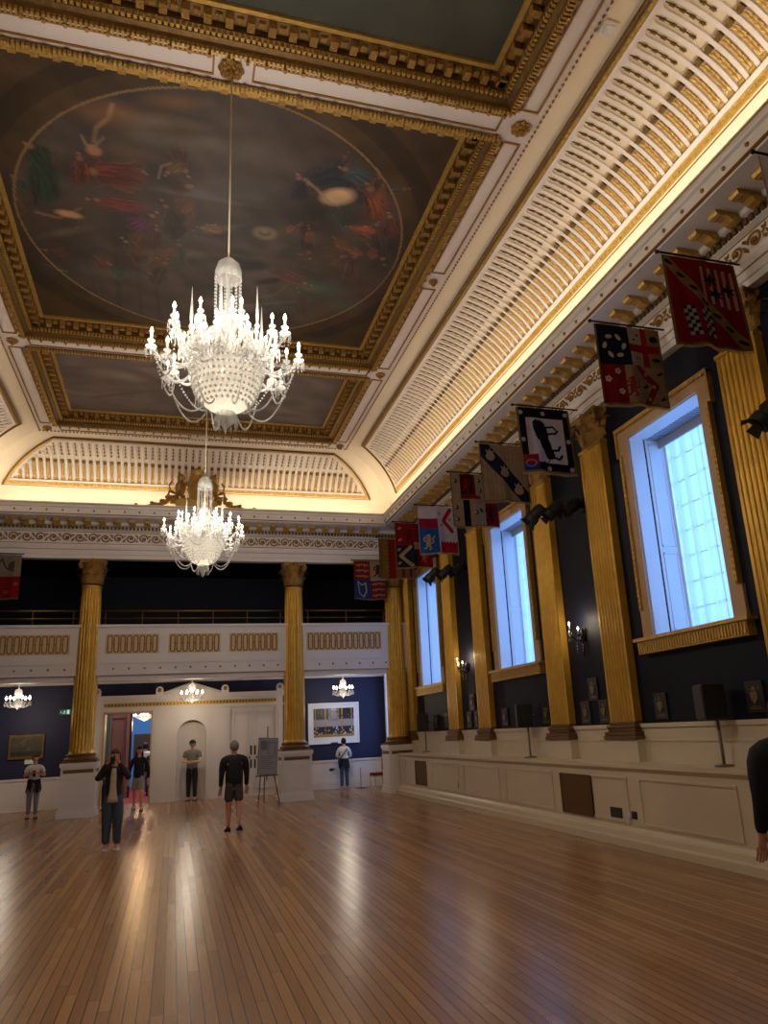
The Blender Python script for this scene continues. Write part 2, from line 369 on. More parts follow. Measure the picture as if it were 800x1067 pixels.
struct(bm_.obj('trim_2', 'gold')); struct(bs.obj('trim_3', 'goldline', smooth=True)); struct(bd.obj('trim_4', 'golddark'))
# running scroll on the frieze
def frieze(side, u0, u1):
    b = MB(); pit = .335; n = int((u1-u0)/pit)
    for k in range(n):
        u = u0+(k+.5)*pit; sg = 1 if k % 2 else -1
        pts = []
        for i in range(15):
            a = i/14*PI*2.2; r_ = .125-.075*i/14; pts.append(spt(side, u+r_*cos(a), .012, 7.345+sg*r_*sin(a)))
        b.tube(pts, .02, 4)
        b.tube([spt(side, u-.125-.08, .01, 7.345+sg*.12), spt(side, u-.16, .012, 7.345+sg*.03), spt(side, u-.125, .012, 7.345)], .014, 4)
        c = spt(side, u, .01, 7.345); b.ball(c, .045, 6, 4)
        for d in (-.07, .07): c = spt(side, u+.165, .01, 7.345+sg*d); b.octa(c, .045, .045, .03)
    return struct(b.obj('trim_5', 'goldline'))
frieze('r', 2.5, 21.7); frieze('f', -5.5, 6.5)
ring_obj('trim_6', 'goldline', [(.0, 7.165), (.012, 7.165), (.012, 7.18), (.0, 7.18)]); ring_obj('trim_7', 'goldline', [(.0, 7.50), (.012, 7.50), (.012, 7.515), (.0, 7.515)])
ring_obj('trim_8', 'goldline', [(.0, 6.995), (.036, 6.995), (.036, 7.012), (.0, 7.012)]); ring_obj('trim_9', 'gold', [(.855, 8.055), (.885, 8.06), (.885, 8.075), (.855, 8.08)])
ring_obj('trim_10', 'goldline', [(.70, 7.80), (.795, 7.80), (.795, 7.815), (.7, 7.815)])
# ---------------------------------------------------------- cove
EX0, EX1, EY0, EY1, ZC = -3.53, 4.53, 2.77, 19.79, 9.65
CA, CB = 1.85, 1.4
def cove(side, u, t, h=0):
    a = R(t); q = CA*sin(a); z = 8.25+CB*cos(a)
    nq, nz = sin(a)/CA, cos(a)/CB; L = math.hypot(nq, nz); q -= h*nq/L; z -= h*nz/L
    return {'r': (EX1+q, u, z), 'l': (EX0-q, u, z), 'f': (u, EY1+q, z), 'n': (u, EY0-q, z)}[side]
def q_(t): return CA*sin(R(t))
b = MB()
for side in 'rlfn':
    def ur(t): return (EY0-q_(t), EY1+q_(t)) if side in 'rl' else (EX0-q_(t), EX1+q_(t))
    ts = [90*k/24 for k in range(25)]
    b.grid(lambda i, j: cove(side, ur(ts[j])[i], ts[j]), 2, 25)
    e = ur(90)
    lo = [cove(side, e[i], 90) for i in (0, 1)]
    b.quad(lo[0], lo[1], (lo[1][0], lo[1][1], 7.94), (lo[0][0], lo[0][1], 7.94))
struct(b.obj('ceiling_cove', 'cream', smooth=True, angle=30))
def slab(b, side, ua, ub, t0, t1, h, nt=8, h0=-.01):
    ts = [t0+(t1-t0)*k/nt for k in range(nt+1)]
    b.grid(lambda i, j: cove(side, (ua, ub)[i](ts[j]), ts[j], h), 2, nt+1)
    for f in (ua, ub): b.grid(lambda i, j: cove(side, f(ts[j]), ts[j], (h0, h)[i]), 2, nt+1)
    for t in (t0, t1): b.quad(cove(side, ua(t), t, h0), cove(side, ub(t), t, h0), cove(side, ub(t), t, h), cove(side, ua(t), t, h))
def panel(side, A, B_):
    # A,B_: functions of t giving the two slanting ends
    bw, bg_, bk, bo, bh = MB(), MB(), MB(), MB(), MB()
    sh = lambda f, d: (lambda t: f(t)+d)
    # borders: outer moulding in dark gilt standing for its shade, gilt band, white band
    slab(bk, side, A, B_, 10.6, 11.8, .05, 1); slab(bk, side, A, B_, 12.2, 13.0, .035, 1)
    slab(bg_, side, A, B_, 13.0, 14.9, .02, 2); slab(bg_, side, A, B_, 66.6, 70.2, .02, 2)
    slab(bk, side, A, B_, 71.3, 71.7, .012, 1)
    slab(bw, side, sh(A, .16), sh(B_, -.16), 63.9, 66.0, .055, 1)
    slab(bw, side, sh(A, .16), sh(B_, -.16), 14.9, 17.2, .03, 1)
    for f, s in ((A, 1), (B_, -1)):
        slab(bk, side, sh(f, 0), sh(f, s*.05), 11, 71.5, .045, 14)
        slab(bg_, side, sh(f, s*.06), sh(f, s*.13), 13, 70, .02, 14)
        slab(bw, side, sh(f, s*.13), sh(f, s*.2), 15, 66, .03, 14)
    pit = .18; u0, u1 = A(70), B_(70); n = int((u1-u0)/pit); rr = .062
    def inside(u, t): return A(t)+.2 < u < B_(t)-.2
    for k in range(n+1):
        u = u0+k*pit
        # rib between two flutes
        ts = [16.8, 17.3, 17.9, 18.6, 19.6, 21, 26, 32, 38, 44, 50, 55, 60, 64.2]
        ts = [t for t in ts if inside(u, t)]
        if len(ts) > 2:
            def hw(t):
                s = (t-17.0)*.0265
                return pit/2-(0 if s <= 0 else (rr if s >= rr else math.sqrt(max(0, rr*rr-(rr-s)**2))))
            bw.grid(lambda i, j: cove(side, u+(-1, -1, 1, 1)[i]*hw(ts[j]), ts[j], (0, .035, .035, 0)[i]), 4, len(ts))
        uc = u+pit/2
        def P(t, du, h): return cove(side, uc+du, t, h)
        def leaf(bb, t, s, ln, dt, hh=.03):
            if not inside(uc, t): return
            i = [bb.addv(P(t, 0, .004)), bb.addv(P(t-dt*.3, s*ln*.55, hh)), bb.addv(P(t+dt, s*ln, .01)), bb.addv(P(t+dt*.9, s*ln*.3, .004))]
            bb.f += [[i[0], i[1], i[3]], [i[1], i[2], i[3]], [i[0], i[3], i[2], i[1]]]
        # slender drop in the upper half of the flute
        for t in (19.5, 24, 28.5, 33):
            for s in (-1, 1): leaf(bo, t, s, .026, 2.2, .02)
            if inside(uc, t): slab(bo, side, lambda q: uc-.004, lambda q: uc+.004, t-2, t+2.6, .015, 1)
        # dark bracket that ties the two halves
        if inside(uc, 42): slab(bk, side, lambda q: uc-.042, lambda q: uc+.042, 41.2, 43.6, .05, 2); slab(bh, side, lambda q: uc-.03, lambda q: uc+.03, 40.4, 41.2, .03, 1)
        # fat husks below
        for t in (44.6, 47.8, 51, 54.2, 57.4):
            for s in (-1, 1): leaf(bg_, t, s, .042, 3.4, .045)
        if inside(uc, 66): slab(bg_, side, lambda q: uc-.05, lambda q: uc+.05, 61.3, 64.0, .02, 1)
    # leaf band on the gilt border
    u = A(14)+.05
    while u < B_(14)-.05:
        for t, w in ((13.9, 1.0), (68.4, 1.5)):
            i = [bh.addv(cove(side, u, t-w, .02)), bh.addv(cove(side, u+.05, t, .045)), bh.addv(cove(side, u, t+w, .02)), bh.addv(cove(side, u-.03, t, .03))]
            bh.f.append(i)
        u += .11
    o = bw.obj('trim_11', 'pink'); struct(o)
    struct(bg_.obj('trim_12', 'gold')); struct(bk.obj('trim_13', 'golddark')); struct(bo.obj('trim_14', 'golddark')); struct(bh.obj('trim_15', 'gold'))
panel('r', lambda t: 2.2, lambda t: EY1+q_(t)-.80)
panel('l', lambda t: 8.0, lambda t: EY1+q_(t)-.80)
panel('f', lambda t: EX0-q_(t)+.62, lambda t: EX1+q_(t)-.62)
# ---------------------------------------------------------- flat ceiling: beams round three painted coffers
HX0, HX1 = -3.10, 4.08
HOLES = [(3.2, 7.30), (7.74, 14.82), (15.26, 19.34)]
b = MB()
def pl(x0, x1, y0, y1, z=ZC): b.box(x0, x1, y0, y1, z, z+.04)
pl(EX0, HX0, EY0, EY1); pl(HX1, EX1, EY0, EY1)
ys = [EY0]+[v for h in HOLES for v in h]+[EY1]
for k in range(0, len(ys), 2): pl(HX0, HX1, ys[k], ys[k+1])
struct(b.obj('ceiling', 'pink'))
b = MB(); g = MB()
def rect_line(b, x0, x1, y0, y1, w=.022, z=ZC, d=.022):
    b.box(x0, x1, y0, y0+w, z-d, z); b.box(x0, x1, y1-w, y1, z-d, z); b.box(x0, x0+w, y0+w, y1-w, z-d, z); b.box(x1-w, x1, y0+w, y1-w, z-d, z)
ymid = [3.0, 7.52, 15.04, 19.56]; xm = (-3.32, 4.30)
for ym in ymid:
    for (a, c) in ((HX0+.08, AX-.28), (AX+.18, HX1-.08)): rect_line(b, a, c, ym-.14, ym+.14)
for x in xm:
    for k in range(3):
        a, c = ymid[k]+.28, ymid[k+1]-.28
        if k == 1: rect_line(b, x-.13, x+.13, a, 11.0); rect_line(b, x-.13, x+.13, 11.5, c)
        else: rect_line(b, x-.13, x+.13, a, c)
struct(b.obj('trim_16', 'goldline'))
b = MB()   # beaded edge round the whole flat
for x in (EX0, EX1):
    y = EY0
    while y < EY1: b.octa((x, y, ZC-.01), .02, .035, .03); y += .09
for y in (EY1,):
    x = EX0
    while x < EX1: b.octa((x, y, ZC-.01), .035, .02, .03); x += .09
struct(b.obj('trim_17', 'goldline'))
# coffer frames, canvases
FR = [(0, 9.66), (-.02, 9.61), (.02, 9.60), (.05, 9.63), (.06, 9.68), (.12, 9.70), (.13, 9.745), (.19, 9.76), (.19, 9.86), (.34, 9.88), (.34, 9.90), (.37, 9.905), (.40, 9.93), (.40, 9.97)]
def coffer(y0, y1, label, n0):
    t = thing('ceiling_painting', label, 'painting', ((HX0+HX1)/2, (y0+y1)/2, 9.62), 0)
    ox, oy, oz = t.location; hx, hy = (HX1-HX0)/2, (y1-y0)/2
    b = MB(); cs = [[(-(hx-d), -(hy-d), z-oz), ((hx-d), -(hy-d), z-oz), ((hx-d), (hy-d), z-oz), (-(hx-d), (hy-d), z-oz)] for d, z in FR]
    for k in range(4):
        for j in range(len(FR)-1): b.quad(cs[j][k], cs[j][(k+1) % 4], cs[j+1][(k+1) % 4], cs[j+1][k])
    b.obj('frame', 'golddark', t)
    b = MB()                                   # bright inner fillet
    for d0, d1, z0, z1 in ((.345, .405, 9.885, 9.93),):
        X0, Y0 = hx-d0, hy-d0; X1, Y1 = hx-d1, hy-d1
        for s in (-1, 1):
            b.box(-X0, X0, min(s*Y0, s*Y1), max(s*Y0, s*Y1), z0-oz, z1-oz); b.box(min(s*X0, s*X1), max(s*X0, s*X1), -Y1, Y1, z0-oz, z1-oz)
    b.obj('inner_fillet', 'gold', t)
    m_, d_, e_ = MB(), MB(), MB()
    def run(length, fn):
        n = int((length-.5)/.24); st = (length-.5)/n
        for k in range(n+1):
            u = -length/2+.25+k*st
            fn(m_, u, .045, .20, .33, 9.775, 9.875)
            if k < n: fn(e_, u+st/2, .04, .24, .31, 9.83, 9.875)
        n = int((length-.2)/.066); st = (length-.2)/n
        for k in range(n+1): fn(d_, -length/2+.1+k*st, .02, .13, .18, 9.70, 9.755)
        n = int(length/.055)
        for k in range(n): fn(d_, -length/2+(k+.5)*length/n, .014, -.03, .05, 9.575, 9.62)
        n = int(length/.22)
        for k in range(n): fn(e_, -length/2+(k+.5)*length/n, .02, -.05, .0, 9.55, 9.60)
    for s in (-1, 1):
        run(2*hx, lambda b, u, w, a, c, z0, z1: b.box(u-w, u+w, min(s*(hy-a), s*(hy-c)), max(s*(hy-a), s*(hy-c)), z0-oz, z1-oz))
        run(2*hy, lambda b, u, w, a, c, z0, z1: b.box(min(s*(hx-a), s*(hx-c)), max(s*(hx-a), s*(hx-c)), u-w, u+w, z0-oz, z1-oz))
    m_.obj('modillions', 'goldorn', t); d_.obj('dentils', 'gold', t); e_.obj('bosses', 'goldorn', t)
    return t, hx-.4, hy-.4, oz
def onplane(x, y, z=9.95):
    d = ray(x, y); k = (z-H)/d.z; return d.x*k, d.y*k
# middle canvas: a generic dark allegory in an oval
t, cx, cy, oz = coffer(*HOLES[1], 'large ceiling painting in the middle coffer, dark draped figures in an oval', 0)
ox, oy = t.location.x, t.location.y
p = Pic(2*cx, 2*cy, (62, 46, 26), 330)
def tp(x, y): X, Y = onplane(x, y); return X-ox+cx, Y-oy+cy
p.noise(.12, 3, 5)
p.ring(cx, cy, 3.55, 3.55, .16, (40, 30, 18), .7)
p.ell(cx, cy, 3.1, 3.1, (64, 53, 45))
RN = np.random.RandomState(5)
for k in range(46):
    a = RN.rand()*6.28; r_ = 2.9*math.sqrt(RN.rand()); c = [(86, 72, 58), (44, 34, 30), (72, 66, 60), (52, 40, 34), (82, 62, 44)][k % 5]
    p.ell(cx+r_*cos(a), cy+r_*sin(a), .3+.7*RN.rand(), .12+.3*RN.rand(), c, RN.rand()*3, .5, .9)
def blob(x, y, rx, ry, col, ang=0, al=.85, soft=.5):
    X, Y = tp(x, y); s = .0155; p.ell(X, Y, rx*s, ry*s*1.4, col, ang, al, soft)
def limb(pts, w, col, al=.9): p.line([tp(*q) for q in pts], w*.0150, tuple(int(c*.74) for c in col), al*.75, .85)
# darker masses of architecture
for (x, y, rx, ry) in ((60, 260, 60, 60), (130, 250, 40, 60), (330, 220, 60, 30), (400, 260, 30, 40), (170, 180, 40, 50)): blob(x, y, rx, ry, (26, 20, 20), 0, .7, .9)
for x in (52, 60, 80, 87): limb([(x, 235), (x+22, 312)], 5, (74, 54, 38), .6)
for x in (118, 140, 158): limb([(x, 235), (x+8, 330)], 7, (58, 42, 34), .6)
RP_ = random.Random(21)
def figure(x, y, L, W_, ang, cloth, skinc=(128, 92, 66), n=14):
    c, q = cos(ang), sin(ang)
    def loc(u, v): return (x+u*L*c-v*W_*q, y+u*L*q+v*W_*c)
    for (u, v, a, b_) in ((0, 0, .85, .62), (.35, .1, .6, .6), (-.3, -.05, .5, .5)):
        X, Y = loc(u, v); blob(X, Y, L*a, W_*b_*.75, cloth, -ang, .75, .35)
    for k in range(n):      # folds of the drapery
        v = RP_.uniform(-.55, .55); u0 = RP_.uniform(-.6, 0); u1 = u0+RP_.uniform(.4, .9); f = RP_.choice((.45, .6, 1.35, 1.6))
        p.line([tp(*loc(u0, v)), tp(*loc((u0+u1)/2, v+RP_.uniform(-.12, .12))), tp(*loc(u1, v*1.3))], W_*.0022*RP_.uniform(.5, 1.2), tuple(min(255, int(cc*f)) for cc in cloth), .55, .9)
    X, Y = loc(-.72, 0); blob(X, Y, W_*.30, W_*.2, skinc, -ang, .75, .6)
    X, Y = loc(-1.0, .05); blob(X, Y, W_*.18, W_*.14, skinc, 0, .85, .5); blob(X+1, Y-W_*.10, W_*.18, W_*.08, (44, 28, 18), 0, .8, .5)
    for sg in (-1, 1):
        a, b_, d = loc(-.65, sg*.15), loc(-.55+RP_.uniform(-.2, .3), sg*.5), loc(-.5+RP_.uniform(-.5, .6), sg*.62)
        limb([a, b_, d], W_*.11, skinc, .6)
for k in range(26):      # painted clouds: soft, long, light and dark
    a = RP_.uniform(0, 6.28); r_ = RP_.uniform(0, 2.6); c = RP_.choice([(112, 94, 74), (96, 84, 72), (40, 32, 30), (34, 28, 28), (90, 66, 44), (74, 74, 72)])
    p.ell(cx+r_*cos(a), cy+r_*sin(a), RP_.uniform(.4, 1.0), RP_.uniform(.08, .28), c, RP_.uniform(-.5, .4), .55, .95)
for k in range(34):
    if k % 2: x_, y_ = RP_.uniform(20, 200), RP_.uniform(150, 290)
    else: x_, y_ = RP_.uniform(290, 420), RP_.uniform(170, 320)
    figure(x_, y_, RP_.uniform(12, 24), RP_.uniform(9, 16), RP_.uniform(0, 6), RP_.choice([(72, 50, 34), (54, 44, 38), (84, 56, 38), (46, 44, 50), (60, 34, 28), (50, 54, 44)]), (112, 82, 60), 8)
figure(46, 185, 34, 26, 1.3, (26, 44, 32)); figure(40, 160, 18, 18, .8, (26, 46, 34)); figure(120, 180, 34, 26, .1, (84, 32, 26)); figure(125, 212, 34, 14, .2, (92, 40, 38)); figure(145, 232, 22, 14, 2.6, (66, 34, 54))
figure(84, 178, 20, 16, 1.5, (78, 38, 24)); figure(182, 232, 28, 13, 1.1, (36, 30, 28)); figure(60, 262, 18, 10, .2, (56, 38, 28)); figure(140, 262, 20, 12, .9, (64, 40, 30)); figure(20, 215, 14, 10, 1.2, (80, 56, 34))
blob(118, 118, 46, 13, (112, 76, 46), -.15, .8, .9); blob(160, 125, 60, 8, (108, 92, 74), -.12, .6, .9); blob(200, 148, 70, 9, (96, 86, 74), -.1, .55, .9); blob(260, 160, 70, 16, (76, 68, 60), 0, .6, .9); blob(250, 200, 60, 22, (66, 62, 60), 0, .6, .95); blob(180, 105, 40, 7, (120, 84, 50), -.2, .6, .9)
limb([(117, 108), (113, 122), (100, 132), (98, 146)], 7, (190, 148, 106)); limb([(85, 140), (90, 150), (100, 150), (108, 142)], 5, (170, 150, 116)); blob(98, 156, 9, 6, (150, 104, 72))
limb([(38, 220), (62, 226), (84, 216)], 7, (170, 120, 84)); blob(72, 222, 16, 5, (176, 128, 92), .1); limb([(165, 185), (168, 172), (178, 169)], 4, (160, 128, 96))
figure(342, 185, 34, 22, -.2, (28, 34, 42)); figure(372, 182, 20, 14, .5, (48, 62, 64)); blob(352, 204, 22, 11, (190, 154, 116), -.4); limb([(318, 186), (330, 196), (346, 212)], 6, (200, 150, 108)); figure(392, 212, 24, 20, 1.2, (96, 50, 30)); figure(408, 236, 16, 14, 1.4, (78, 42, 30)); figure(378, 238, 18, 10, .2, (120, 68, 44)); figure(312, 196, 16, 14, 1.5, (34, 36, 50))
for (x, y) in ((305, 238), (322, 245), (355, 253), (370, 262), (388, 262), (397, 200)): figure(x, y, 11, 8, RP_.uniform(0, 3), (104, 64, 42), n=8)
figure(220, 238, 14, 10, .2, (110, 84, 60)); blob(276, 242, 17, 10, (130, 108, 78)); blob(276, 242, 10, 6, (78, 66, 54)); blob(276, 240, 5, 3, (120, 100, 74))
blob(330, 300, 44, 20, (58, 76, 66), -.3, .75, .9); blob(300, 318, 50, 14, (52, 64, 58), 0, .65, .9); blob(360, 318, 30, 12, (60, 74, 64), -.2, .6, .9)
figure(300, 288, 26, 11, -2.8, (72, 44, 34)); blob(262, 276, 24, 9, (22, 20, 20), -.3); blob(280, 292, 22, 6, (26, 20, 18), -.5); limb([(276, 282), (300, 292), (332, 304)], 8, (128, 84, 60), .85); limb([(300, 296), (286, 306), (268, 310)], 4, (140, 94, 66), .8); blob(250, 270, 10, 5, (34, 26, 24), .3)
limb([(200, 255), (280, 262), (330, 272)], 6, (96, 80, 62), .6); limb([(205, 262), (280, 269), (330, 280)], 2, (110, 92, 72), .6); limb([(204, 248), (240, 252)], 3, (104, 86, 66), .6)
blob(385, 300, 26, 22, (70, 42, 32), -.4, .7, .9); limb([(350, 280), (374, 292), (380, 320)], 8, (80, 52, 38), .5); blob(230, 300, 30, 18, (46, 48, 44), 0, .6, .9)
p.dim(1.2)
p.noise(.16, 11, 16)
p.ring(cx, cy, 3.1, 3.1, .018, (128, 100, 64))
pl_ = p.mesh('canvas', lambda x, y: (x-cx, y-cy, 9.93-oz), 'paint', t)
t, cx, cy, oz = coffer(*HOLES[2], 'small ceiling painting over the far end, grey-brown clouds', 1)
p = Pic(2*cx, 2*cy, (96, 82, 76), 200)
for k in range(60):
    c = [(132, 116, 106), (78, 66, 62), (112, 96, 92), (64, 54, 54)][k % 4]; p.ell(RN.rand()*2*cx, RN.rand()*2*cy, .4+.9*RN.rand(), .1+.25*RN.rand(), c, RN.rand()*.8-.4, .45, .9)
p.ell(1.3, 1.2, .9, .35, (140, 124, 112), .2, .5, .9); p.line([(.6, 2.5), (1.2, 2.2), (1.7, 2.0)], .2, (70, 58, 54), .6, .6); p.noise(.1, 4, 9)
p.mesh('canvas', lambda x, y: (x-cx, y-cy, 9.93-oz), 'paint', t)
t, cx, cy, oz = coffer(*HOLES[0], 'ceiling painting nearest the viewer, plain dark green-grey', 2)
p = Pic(2*cx, 2*cy, (62, 64, 54), 120)
for k in range(30):
    c = [(74, 76, 64), (48, 50, 44), (66, 60, 50)][k % 3]; p.ell(RN.rand()*2*cx, RN.rand()*2*cy, .5+RN.rand(), .3+.5*RN.rand(), c, RN.rand()*3, .4, .9)
p.noise(.1, 4, 9); p.mesh('canvas', lambda x, y: (x-cx, y-cy, 9.93-oz), 'paint', t)
# gilded rosettes where the beams cross
def rosette(name, loc, r, label):
    b = MB()
    for ring, (n, rr, zz) in enumerate(((8, r, .03), (8, r*.68, .055), (5, r*.35, .08))):
        for k in range(n):
            a = 2*PI*k/n+ring*.4; b.ball((rr*.62*cos(a), rr*.62*sin(a), -zz), (rr*.36, rr*.36, .035), 6, 4)
    b.ball((0, 0, -.09), (r*.2, r*.2, .05), 6, 5)
    o = b.obj(name, 'goldorn', smooth=True); o.location = loc; return tag(o, label, 'ceiling rosette')
rosette('ceiling_rosette', (.42, 7.52, ZC), .17, 'gilded ceiling rosette from which the nearer chandelier hangs')
rosette('ceiling_rosette', (.46, 15.04, ZC), .15, 'gilded ceiling rosette from which the farther chandelier hangs')
rosette('ceiling_rosette', (4.30, 7.52, ZC), .15, 'gilded rosette at the right beam crossing nearest the viewer')
rosette('ceiling_rosette', (4.30, 11.25, ZC), .09, 'small gilded rosette halfway along the right border beside the large painting')
rosette('ceiling_rosette', (4.30, 15.04, ZC), .12, 'gilded rosette on the right between the large and the far painting')
rosette('ceiling_rosette', (4.30, 19.56, ZC), .12, 'gilded rosette at the far right corner of the flat ceiling')
rosette('ceiling_rosette', (-3.32, 15.04, ZC), .12, 'gilded rosette on the left between the large and the far painting')
rosette('ceiling_rosette', (-3.32, 19.56, ZC), .12, 'gilded rosette at the far left corner of the flat ceiling')
b = MB(); b.box(-.09, .09, -.09, .09, 0, .03); b.box(-.06, .06, -.06, .06, -.012, 0); o = b.obj('ceiling_sensor', 'white', bevel=.006); o.location = (4.66, 5.85, 9.61); tag(o, 'small square white sensor plate on the cream ceiling border', 'sensor')
# ---------------------------------------------------------- gallery
PY0 = 22.08
sbox('trim_18', 'white', (LX, RX, PY0, PY0+.12, 3.87, 4.86), (LX, RX, PY0-.05, PY0+.17, 4.86, 4.93), (LX, RX, PY0-.03, PY0+.12, 3.86, 3.92), (LX, RX, PY0-.01, PY0+.5, 3.56, 3.86), (LX, RX, PY0+.1, PY0+.5, 3.42, 3.56))
struct(sbox('ceiling_under_gallery', 'white', (LX, RX, PY0+.12, FY, 3.76, 3.86)))
sbox('trim_19', 'white', (LX, RX, FY-.12, FY, 3.64, 3.76), (LX, RX, FY-.06, FY, 3.56, 3.64))
b = MB(); x = -5.65
while x < 6.6:
    if not any(abs(x-c) < .34 for c in (-2.28, 3.34)): b.ball((x, PY0-.015, 3.73), .032, 6, 4)
    x += .405
struct(b.obj('trim_20', 'goldline'))
b = MB(); w = MB()
def ovals(x0, x1, n):
    st = (x1-x0)/n; r_ = st*.34; zt, zb = 4.63, 4.17
    w.box(x0-.03, x1+.03, PY0-.006, PY0, 4.13, 4.67)
    for k in range(n):
        c = x0+(k+.5)*st; pts = []
        for i in range(7): a = PI*i/6; pts.append((c+r_*cos(a), PY0-.012, zt-r_+r_*sin(a)))
        for i in range(7): a = PI+PI*i/6; pts.append((c+r_*cos(a), PY0-.012, zb+r_+r_*sin(a)))
        b.tube(pts, .016, 4, closed=True)
        if k < n-1: b.box(c+r_, c+st-r_, PY0-.02, PY0, 4.385, 4.415)
for (a, c, n) in ((-4.95, -2.76, 13), (-1.8, -.47, 8), (-.16, 1.2, 8), (1.5, 2.84, 8), (3.73, 5.95, 13)): ovals(a, c, n)
struct(w.obj('trim_21', 'huskbed')); struct(b.obj('trim_22', 'goldline'))
def railing(x0, x1, label):
    t = thing('gallery_railing', label, 'railing', ((x0+x1)/2, PY0+.1, 4.93), 0, None); L = (x1-x0)/2
    b = MB(); b.tube([(-L, 0, .40), (L, 0, .40)], .022, 8); b.obj('top_rail', 'brass', t, True)
    b = MB(); b.tube([(-L, 0, .19), (L, 0, .19)], .014, 8); b.obj('lower_rail', 'brass', t, True)
    n = max(1, round((x1-x0)/1.05))
    for k in range(n+1):
        b = MB(); u = -L+.1+(2*L-.2)*k/n; b.tube([(u, 0, 0), (u, 0, .4)], .014, 8); b.obj('post', 'brass', t, True)
railing(-5.85, -2.6, 'brass gallery railing in the left bay')
railing(-1.98, 3.04, 'brass gallery railing in the middle bay between two columns')
railing(3.66, 6.2, 'brass gallery railing in the right bay')
sbox('ceiling_near_gallery', 'white', (LX, RX, NY, .1, 3.76, 3.86))
# ---------------------------------------------------------- podium, wainscot
PXF = 6.3
prof = [(PXF-.13, 0), (PXF-.13, .10), (PXF-.08, .12), (PXF-.07, .19), (PXF-.03, .21), (PXF, .25), (PXF, 1.0), (PXF-.02, 1.02), (PXF-.06, 1.06), (PXF-.06, 1.10), (RX-.02, 1.10), (RX-.02, 0)]
b = MB(); b.prism(prof, lambda q: (q[0], NY, q[1]), lambda q: (q[0], 21.75, q[1]))
for k in range(9):
    y0 = 21.2-2.3*k-2.0; y1 = 21.2-2.3*k
    for (za, zb) in ((.30, .33), (.90, .93)): b.box(PXF-.018, PXF, y0, y1, za, zb)
    for ya in (y0, y1-.03): b.box(PXF-.018, PXF, ya, ya+.03, .33, .90)
struct(b.obj('trim_23', 'wains'))
b = MB(); b.prism([(2*AX-x, z) for x, z in prof][::-1], lambda q: (q[0], NY, q[1]), lambda q: (q[0], 21.75, q[1])); struct(b.obj('trim_24', 'wains'))
sbox('trim_25', 'wains', (RX-.05, RX, NY, 22.6, 1.10, 1.63), (RX-.08, RX, NY, 22.6, 1.60, 1.66), (RX-.065, RX, NY, 22.6, 1.40, 1.43))
sbox('trim_26', 'wains', (LX, LX+.05, NY, 22.6, 1.10, 1.63), (LX, LX+.08, NY, 22.6, 1.60, 1.66))
def wains_far(x0, x1):
    return [(x0, x1, FY-.03, FY, 0, .88), (x0, x1, FY-.06, FY, .84, .90), (x0, x1, FY-.07, FY, 0, .22), (x0, x1, FY-.05, FY, .22, .28)]
sbox('trim_27', 'white', *wains_far(LX, -2.35), *wains_far(3.4, RX))
sbox('trim_28', 'white', (RX-.03, RX, 22.6, FY, 0, .88), (RX-.06, RX, 22.6, FY, .84, .90), (RX-.07, RX, 22.6, FY, 0, .22), (LX, LX+.03, 22.6, FY, 0, .9))
